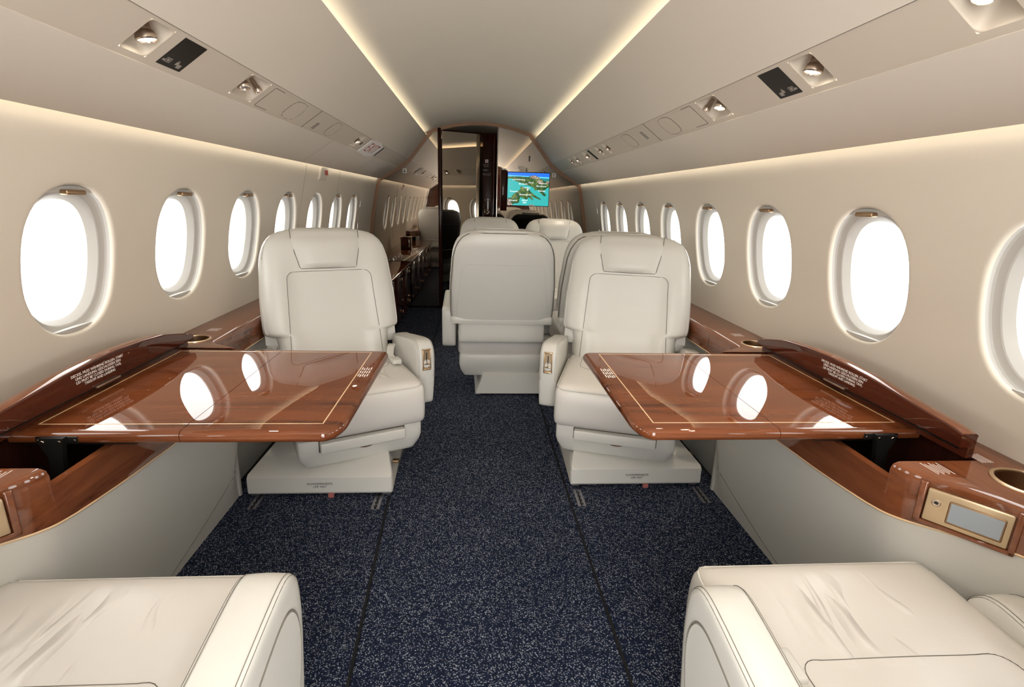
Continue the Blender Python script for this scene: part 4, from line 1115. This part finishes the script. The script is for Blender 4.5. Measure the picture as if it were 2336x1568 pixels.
# ------------------------------------------------------------------ credenza on the left
cr = thing('wooden_credenza', (-.93, 4.1, 0), 'long low varnished wood credenza against the left wall before the bulkhead', 'cabinet')
box('cabinet_top', (-1.130, 2.72, .480), (-.722, 5.532, .502), MT['wood_y'], cr, .006, 3)
box('cabinet_body', (-1.09, 2.73, .012), (-.745, 5.53, .480), MT['wood_d'], cr, .003)
for k in range(5):
    ya = 2.76 + k * .55
    d = box('cabinet_door', (-.7445, ya, .05), (-.733, ya + .53, .465), MT['wood_d'], cr, .003)
    box('latch', (-.733, ya + .46, .40), (-.727, ya + .49, .425), MT['gold'], d, .002)
    box('latch', (-.733, ya + .46, .09), (-.727, ya + .49, .115), MT['gold'], d, .002)
bx = thing('wooden_box', (-.93, 4.3, .502), 'small wooden box standing on the credenza, seen in the mirror', 'box')
box('box_body', (-1.0, 4.22, .502), (-.87, 4.36, .655), MT['wood_d'], bx, .004)
box('box_lid', (-1.004, 4.216, .656), (-.866, 4.364, .668), MT['wood_y'], bx, .003)

# ------------------------------------------------------------------ map screen on the right mirror
tv = thing('map_screen', (.492, 5.53, 1.27), 'flat screen showing a moving map, mounted on the mirrored bulkhead', 'screen')
TX0, TX1, TZ0, TZ1 = .279, .706, 1.108, 1.432
box('screen_case', (TX0 - .006, 5.512, TZ0 - .006), (TX1 + .006, 5.556, TZ1 + .008), MT['black'], tv, .004)
box('mount_panel', (.208, 5.545, 1.05), (.275, 5.5565, 1.455), MT['wood_z'], tv, .003)
def smat(name, c, c2=None, scale=30, st=1.0):
    m = bpy.data.materials.new(name); m.use_nodes = True; nt = m.node_tree; b = nt.nodes['Principled BSDF']
    b.inputs['Base Color'].default_value = (0, 0, 0, 1); b.inputs['Roughness'].default_value = .2
    b.inputs['Emission Color'].default_value = (*c, 1); b.inputs['Emission Strength'].default_value = st
    if c2:
        tc = nt.nodes.new('ShaderNodeTexCoord'); n = nt.nodes.new('ShaderNodeTexNoise'); n.inputs['Scale'].default_value = scale; n.inputs['Detail'].default_value = 5
        r = nt.nodes.new('ShaderNodeValToRGB'); r.color_ramp.elements[0].color = (*c, 1); r.color_ramp.elements[1].color = (*c2, 1)
        r.color_ramp.elements[0].position = .45; r.color_ramp.elements[1].position = .68
        nt.links.new(tc.outputs['Object'], n.inputs['Vector']); nt.links.new(n.outputs[0], r.inputs[0]); nt.links.new(r.outputs[0], b.inputs['Emission Color'])
    return m
SEA = smat('screen_sea', (.018, .26, .25)); SKY = smat('screen_sky', (.01, .10, .50)); SKY2 = smat('screen_horizon', (.06, .34, .62))
LAND = smat('screen_land', (.012, .045, .012), (.10, .14, .03), 38); ROCK = smat('screen_rock', (.10, .05, .04), (.45, .42, .34), 150); FARSEA = smat('screen_far_sea', (.01, .13, .13))
SWHITE = smat('screen_white', (.75, .78, .75))
def sx_(u): return TX0 + (u - 262) / (1480 - 262) * (TX1 - TX0)      # from the zoomed crop of the screen
def sz_(v): return TZ1 - (v - 330) / (1290 - 330) * (TZ1 - TZ0)
def spoly(name, pts, m_, lay):
    y = 5.5118 - .0002 * lay; vs = [(sx_(max(262, min(1480, u))), y, sz_(max(330, min(1290, v)))) for u, v in pts]
    bm = bmesh.new(); f = bm.faces.new([bm.verts.new(v) for v in vs]); bmesh.ops.triangulate(bm, faces=[f])
    return link(name, frombm(bm, recalc=False), m_, tv, smooth=False)
spoly('sea', [(262, 330), (1480, 330), (1480, 1290), (262, 1290)], SEA, 0)
spoly('sky', [(262, 330), (1480, 330), (1480, 482), (262, 448)], SKY, 1)
spoly('sky_haze', [(262, 405), (1480, 440), (1480, 482), (262, 448)], SKY2, 2)
spoly('far_sea', [(900, 465), (1480, 482), (1480, 560), (1300, 560), (1100, 520)], FARSEA, 2)
spoly('continent', [(262, 450), (600, 440), (860, 452), (960, 405), (1060, 398), (1160, 440), (1240, 500), (1340, 560), (1480, 560), (1480, 720), (1340, 740), (1340, 830), (1300, 860), (1400, 950), (1390, 1000), (1330, 990), (1220, 890), (1160, 820), (1070, 835), (1030, 760), (900, 700), (780, 690), (720, 640), (560, 605), (450, 550), (400, 490), (262, 515)], LAND, 3)
spoly('mountains', [(900, 470), (950, 415), (1040, 398), (1150, 440), (1230, 500), (1130, 500), (1000, 490)], ROCK, 4)
spoly('mountains', [(1120, 540), (1180, 515), (1290, 570), (1300, 650), (1250, 660), (1130, 610)], ROCK, 4)
spoly('mountains', [(1370, 590), (1440, 550), (1480, 560), (1480, 640)], ROCK, 4)
spoly('island', [(640, 730), (700, 730), (760, 760), (880, 790), (950, 880), (1060, 970), (1250, 1080), (1250, 1110), (1060, 1050), (960, 990), (1030, 1110), (1020, 1130), (960, 1090), (900, 1040), (830, 1110), (790, 1100), (780, 1020), (700, 1010), (640, 1040), (560, 1080), (620, 1160), (600, 1220), (460, 1240), (380, 1290), (262, 1290), (262, 1080), (370, 1060), (420, 980), (500, 910), (600, 850), (650, 800)], LAND, 3)
spoly('mountains', [(262, 1090), (330, 1130), (420, 1290), (262, 1290)], ROCK, 4)
spoly('mountains', [(900, 1262), (1040, 1262), (1075, 1290), (890, 1290)], ROCK, 4)
for t_, u, v, sz in (('Luxembourg', 580, 530, 15), ('Paris', 950, 612, 15), ('Brussels', 720, 655, 15), ('Toulouse', 1300, 625, 14), ('Bordeaux', 1255, 708, 15), ('London', 812, 762, 15), ('Nantes', 1270, 845, 15), ('Teesside', 450, 880, 14), ('Birmingham', 790, 965, 15), ('Glasgow', 430, 1140, 14), ('IRISH\nSEA', 775, 1170, 15)):
    text('map_label', t_, sz * .00150, (sx_(u), 5.5104, sz_(v)), (1, 0, 0), (0, 0, 1), SWHITE, tv, space=1.15)
box('plane_mark', (sx_(848), 5.5100, sz_(860)), (sx_(860), 5.5106, sz_(785)), SWHITE, tv); box('plane_mark', (sx_(820), 5.5100, sz_(828)), (sx_(890), 5.5106, sz_(816)), SWHITE, tv)

# stickers on the mirrored bulkhead
def sticker(x, z, kind_, label):
    r = thing('sticker', (x, 5.555, z), label, 'sticker')
    box('sticker_card', (x - .020, 5.5555, z - .021), (x + .020, 5.5568, z + .021), MT['white'], r, .0003)
    y = 5.5553
    if kind_ == 'pen':
        box('symbol_frame', (x - .013, y - .0003, z - .014), (x + .013, y + .0003, z - .010), MT['ink'], r)
        tube('symbol', [(x - .008, y, z - .007), (x + .010, y, z + .012)], .0022, MT['ink'], r); tube('symbol', [(x - .012, y, z - .010), (x - .012, y, z + .012)], .0012, MT['ink'], r)
    elif kind_ == 'ext':
        box('symbol', (x - .008, y - .0003, z - .014), (x - .001, y + .0003, z + .012), MT['red'], r, 0); box('symbol', (x + .003, y - .0003, z + .008), (x + .011, y + .0003, z + .013), MT['ink'], r)
    else:
        lathe('symbol', [(.0001, .0006), (.0065, .0006), (.0065, 0)], MT['ink'], r, Matrix.Translation((x, y + .0005, z + .006)) @ Matrix.Rotation(PI / 2, 4, 'X'), 16)
        box('symbol', (x - .012, y - .0003, z - .014), (x + .012, y + .0003, z - .004), MT['ink'], r); box('symbol', (x - .014, y - .0003, z - .002), (x - .010, y + .0003, z + .013), MT['ink'], r)
sticker(.241, 1.450, 'pen', 'white pictogram sticker at the upper left of the map screen')
sticker(.759, 1.418, 'ext', 'white sticker with red extinguisher symbol right of the map screen')
sticker(-.768, 1.416, 'man', 'white pictogram sticker on the left mirror beside the arch trim')
r = thing('label_plates', (.43, 5.555, 1.475), 'small pale label plates fixed above the map screen', 'label')
box('plate', (.384, 5.5555, 1.470), (.448, 5.5568, 1.498), MT['strip'], r); box('plate', (.397, 5.5555, 1.447), (.448, 5.5568, 1.468), MT['strip'], r)
box('plate', (.454, 5.5555, 1.446), (.490, 5.5568, 1.486), MT['strip'], r); box('symbol', (.462, 5.5550, 1.452), (.482, 5.5556, 1.458), MT['ink'], r); box('symbol', (.469, 5.5550, 1.456), (.475, 5.5556, 1.478), MT['ink'], r)
r = box('mirror_slot', (.490, 5.5540, 1.545), (.506, 5.5568, 1.600), MT['black'], bevel=.0012); tag(r, 'black upright slot in the mirror above the map screen', 'slot')

# ------------------------------------------------------------------ fittings in the service strips
SU = Vector((0, 1, 0))
def frame_mtx(s, y, a, d):
    o = spt(s, y, a, d); z = Vector((-s * snrm.x, 0, -snrm.y)).normalized(); x = Vector((0, 1, 0)); yv = z.cross(x); m = Matrix.Identity(4)
    for i in range(3): m[i][0] = x[i]; m[i][1] = yv[i]; m[i][2] = z[i]; m[i][3] = o[i]
    return m
def recess(s, ya, yb, root):
    bm = bmesh.new(); a0, a1 = .09, .86; yc, ac, hy_, ha = (ya + yb) / 2, (a0 + a1) / 2, (yb - ya) / 2, (a1 - a0) / 2; n = 48; rings = []
    def ring(fn, d, dy=0, da_=0):
        r = []
        for k in range(n):
            t = 2 * PI * (k + .5) / n; c, sn = math.cos(t), math.sin(t)
            if fn is None: kk = 1 / max(abs(c), abs(sn)); u, v = c * kk, sn * kk
            else:
                kk = (abs(c) ** fn[1] + abs(sn) ** fn[1]) ** (-1 / fn[1]); u, v = c * kk * fn[0], sn * kk * fn[0]
            r.append(bm.verts.new(spt(s, yc + u * hy_ + dy, ac + v * ha + da_, d)))
        return r
    rings = [ring(None, .0022), ring((.99, 9), .0020), ring((.965, 8), .0030), ring((.945, 7), .0065), ring((.90, 6), .018, 0, -.02), ring((.84, 5), .036, 0, -.06), ring((.74, 4), .046, 0, -.08), ring((.4, 3), .050, 0, -.08)]
    for p, q in zip(rings, rings[1:]):
        for k in range(n): bm.faces.new((p[k], p[(k + 1) % n], q[(k + 1) % n], q[k]))
    bm.faces.new(rings[-1])
    link('recess', frombm(bm), MT['strip_pit'], root)
def lamp(s, y, a, d, r, lit, root, aim=(0, 0), nozzle=False, mtl='nickel'):
    base = frame_mtx(s, y, a, d)
    m = base @ Matrix.Rotation(aim[0], 4, 'X') @ Matrix.Rotation(aim[1], 4, 'Y')
    body = lathe('lamp_body', [(.0001, -.004), (r * .62, -.004), (r * .78, .006), (r * .80, .022), (r * .98, .026), (r * 1.06, .034), (r * 1.06, .040), (r * .95, .043), (r * .90, .041), (r * .86, .036), (.0001, .036)], MT[mtl], root, m, 28)
    if nozzle: lathe('nozzle_core', [(.0001, .0395), (r * .80, .0395), (r * .84, .036)], MT['black'], body, m, 24)
    else: lathe('lamp_lens', [(.0001, .0415), (r * .5, .0412), (r * .86, .0385), (r * .88, .036)], MT['lens' if lit else 'lens_off'], body, m, 28)
    if lit:
        L_ = bpy.data.lights.new('reading_light', 'SPOT'); L_.energy = 4 * (r / .018) ** 2; L_.spot_size = math.radians(80); L_.spot_blend = .8; L_.color = (1, .85, .65); L_.shadow_soft_size = r * .8
        lo_ = bpy.data.objects.new('reading_light', L_); COL.objects.link(lo_); mm = m @ Matrix.Translation((0, 0, .047)) @ Matrix.Rotation(PI, 4, 'X'); lo_.matrix_world = mm
SIDE = {-1: 'left', 1: 'right'}
def fitting(name, s, y, label, cat, group=None): return thing(name, tuple(spt(s, y, .5, 0)), label, cat, group)
for s in (-1, 1):
    f = fitting('reading_lamp', s, 1.357, 'lit swivel reading lamp in square recess, nearest on the %s strip' % SIDE[s], 'lamp')
    recess(s, 1.31, 1.405, f); lamp(s, 1.350, .36, .036, .0215, True, f, (s * -.42, .05))
    f = fitting('reading_lamp', s, 1.905, '%s lamp and air nozzle pair in recess on the %s strip' % ('unlit' if s < 0 else 'lit', SIDE[s]), 'lamp')
    recess(s, 1.83, 1.99 if s < 0 else 1.98, f)
    lamp(s, 1.862, .38, .034, .0190, s > 0, f, (s * -.42, -.10)); lamp(s, 1.940, .38, .034, .0125, False, f, (s * -.15, .25), nozzle=(s < 0))
f = fitting('reading_lamp', -1, 3.5, 'small lit reading lamp beside the EXIT sign on the left strip', 'lamp'); recess(-1, 3.44, 3.56, f); lamp(-1, 3.5, .40, .034, .0190, True, f, (.42, 0))
f = fitting('reading_lamp', 1, .905, 'recessed lamp opening at the upper right corner of the photo', 'lamp'); recess(1, .86, .95, f); lamp(1, .905, .30, .044, .016, True, f, (-.3, 0))
for (ya, yb, lit, d) in ((3.36, 3.46, False, 'first of the small fittings'), (3.56, 3.66, False, 'just before the black bar'), (3.97, 4.09, True, 'just beyond the black bar'), (4.36, 4.45, True, 'second from the bulkhead'), (4.61, 4.69, False, 'closest to the bulkhead')):
    f = fitting('reading_lamp', 1, (ya + yb) / 2, 'small swivel lamp on the right strip, %s' % d, 'lamp', 'small lamps far along the right strip'); recess(1, ya, yb, f); lamp(1, (ya + yb) / 2, .40, .034, .0150, lit, f, (-.3, 0), nozzle=not lit)
def plate(name, s, ya, yb, a0, a1, m_, label, cat, t=.0012):
    bm = bmesh.new(); sbox(bm, s, ya, yb, a0, a1, .002 - t, .0035); f = fitting(name, s, (ya + yb) / 2, label, cat); o = link(name.split('_')[-1] + '_plate', frombm(bm), m_, f); return f
def sprim(bm, s, ya, yb, a0, a1, h=.0016): sbox(bm, s, ya, yb, a0, a1, .002 - h, .002)
for s in (-1, 1):
    f = plate('warning_display', s, 1.447, 1.549, .10, .86, MT['signplate'], 'dark glass seat belt display panel on the %s strip' % SIDE[s], 'display')
    bm = bmesh.new()
    for (ya, yb, a0, a1) in ((1.462, 1.464, .64, .76), (1.482, 1.484, .64, .76), (1.462, 1.484, .64, .655), (1.462, 1.484, .745, .76), (1.468, 1.478, .67, .73), (1.452, 1.462, .70, .75), (1.506, 1.518, .66, .74), (1.518, 1.534, .70, .80), (1.510, 1.514, .62, .66)): sprim(bm, s, ya, yb, a0, a1)
    link('belt_symbol', frombm(bm), MT['greyprint'], f)
    # speakers
    for (yc, hy_, nm) in ((2.34, .075, 'nearer'), (2.93, .07, 'farther')):
        bm = bmesh.new(); pts = []
        for k in range(40):
            t = 2 * PI * k / 40; yy, aa = sup2(hy_, .40, t, 3.2); pts.append((yc + yy, .5 + aa))
        va = [bm.verts.new(spt(s, y, a, .0012)) for y, a in pts]; vb = [bm.verts.new(spt(s, y, a, .004)) for y, a in pts]
        bm.faces.new(va); bm.faces.new(vb[::-1])
        for k in range(40): bm.faces.new((va[k], va[(k + 1) % 40], vb[(k + 1) % 40], vb[k]))
        f = fitting('speaker', s, yc, 'rounded perforated speaker cover, %s one on the %s strip' % (nm, SIDE[s]), 'speaker')
        link('speaker_cover', frombm(bm), MT['speaker'] if 'speaker' in MT else MT['strip'], f)
        tube('speaker_edge', [spt(s, y, a, .0016) for y, a in pts], .0010, MT['groove'], f, 4, True)
    f = fitting('access_panel', s, 2.13, 'plain access panel outlined in the %s strip beside the lamp pair' % SIDE[s], 'panel')
    bm = bmesh.new(); sprim(bm, s, 2.035, 2.235, .12, .88, .0006); link('panel_cover', frombm(bm), MT['strip'], f)
    bm = bmesh.new()
    for (ya, yb, a0, a1) in ((2.032, 2.034, .12, .88), (2.035, 2.12, .105, .12), (2.035, 2.14, .88, .895)): sprim(bm, s, ya, yb, a0, a1, .0009)
    link('panel_gap', frombm(bm), MT['groove'], f)
    f = fitting('vent_slits', s, 2.685, 'pair of short black vent slits in the %s strip' % SIDE[s], 'vent')
    for k in range(2):
        bm = bmesh.new(); sprim(bm, s, 2.672 + .022 * k, 2.677 + .022 * k, .30 if s > 0 else .52, .70 if s > 0 else .86, .0010); link('slit', frombm(bm), MT['ink'], f)
    plate('black_bar', s, *((4.20, 4.26) if s < 0 else (3.835, 3.885)), .12, .88, MT['signplate'], 'narrow black indicator bar across the %s strip' % SIDE[s], 'indicator')
# EXIT sign: curved white plate standing off the left strip
f = fitting('exit_sign', -1, 3.94, 'white plate with red EXIT lettering on the left strip', 'sign')
bm = bmesh.new(); pts = [(3.71, .08), (3.72, .02), (4.02, -.05), (4.17, .10), (4.18, .90), (4.02, 1.12), (3.73, 1.05), (3.71, .97)]
va = [bm.verts.new(spt(-1, y, a, -.006)) for y, a in pts]; vb = [bm.verts.new(spt(-1, y, a, -.001)) for y, a in pts]
bm.faces.new(va); bm.faces.new(vb[::-1])
for k in range(len(pts)): bm.faces.new((va[k], va[(k + 1) % len(pts)], vb[(k + 1) % len(pts)], vb[k]))
link('sign_plate', frombm(bm), MT['white'], f)
o_ = spt(-1, 3.94, .52, -.0064); text('exit_letters', 'EXIT', .125, o_, (0, 1, 0), (sdir.x, 0, -sdir.y), MT['red'], f, th=.0002, space=1.25)
bm = bmesh.new(); sprim(bm, -1, 3.60, 3.612, .42, .62); sprim(bm, -1, 3.618, 3.630, .42, .62); f = fitting('tiny_plate', -1, 3.615, 'tiny dark label between lamp and EXIT sign', 'label'); link('label_plate', frombm(bm), MT['groove'], f)
# emergency exit handle cover on the left wall under the valance
f = thing('exit_cover', (-1.03, 3.62, 1.30), 'pale exit handle cover with red print high on the left wall', 'handle')
bm = bmesh.new(); rows = []
for z in (1.333, 1.315, 1.29, 1.262, 1.25):
    d = .012 if z > 1.255 else .004
    rows.append([bm.verts.new((-(xw(z) - dd), y, z)) for y, dd in ((3.54, 0), (3.545, d), (3.70, d), (3.705, 0))])
for a, b in zip(rows, rows[1:]):
    for k in range(3): bm.faces.new((a[k], a[k + 1], b[k + 1], b[k]))
bm.faces.new(rows[-1]); link('handle_cover', frombm(bm), MT['panel'], f)
for k in range(4): box('red_print', (-(xw(1.31) - .0130), 3.625 + .018 * k, 1.285), (-(xw(1.31) - .0150), 3.633 + .018 * k, 1.315), MT['red'], f)
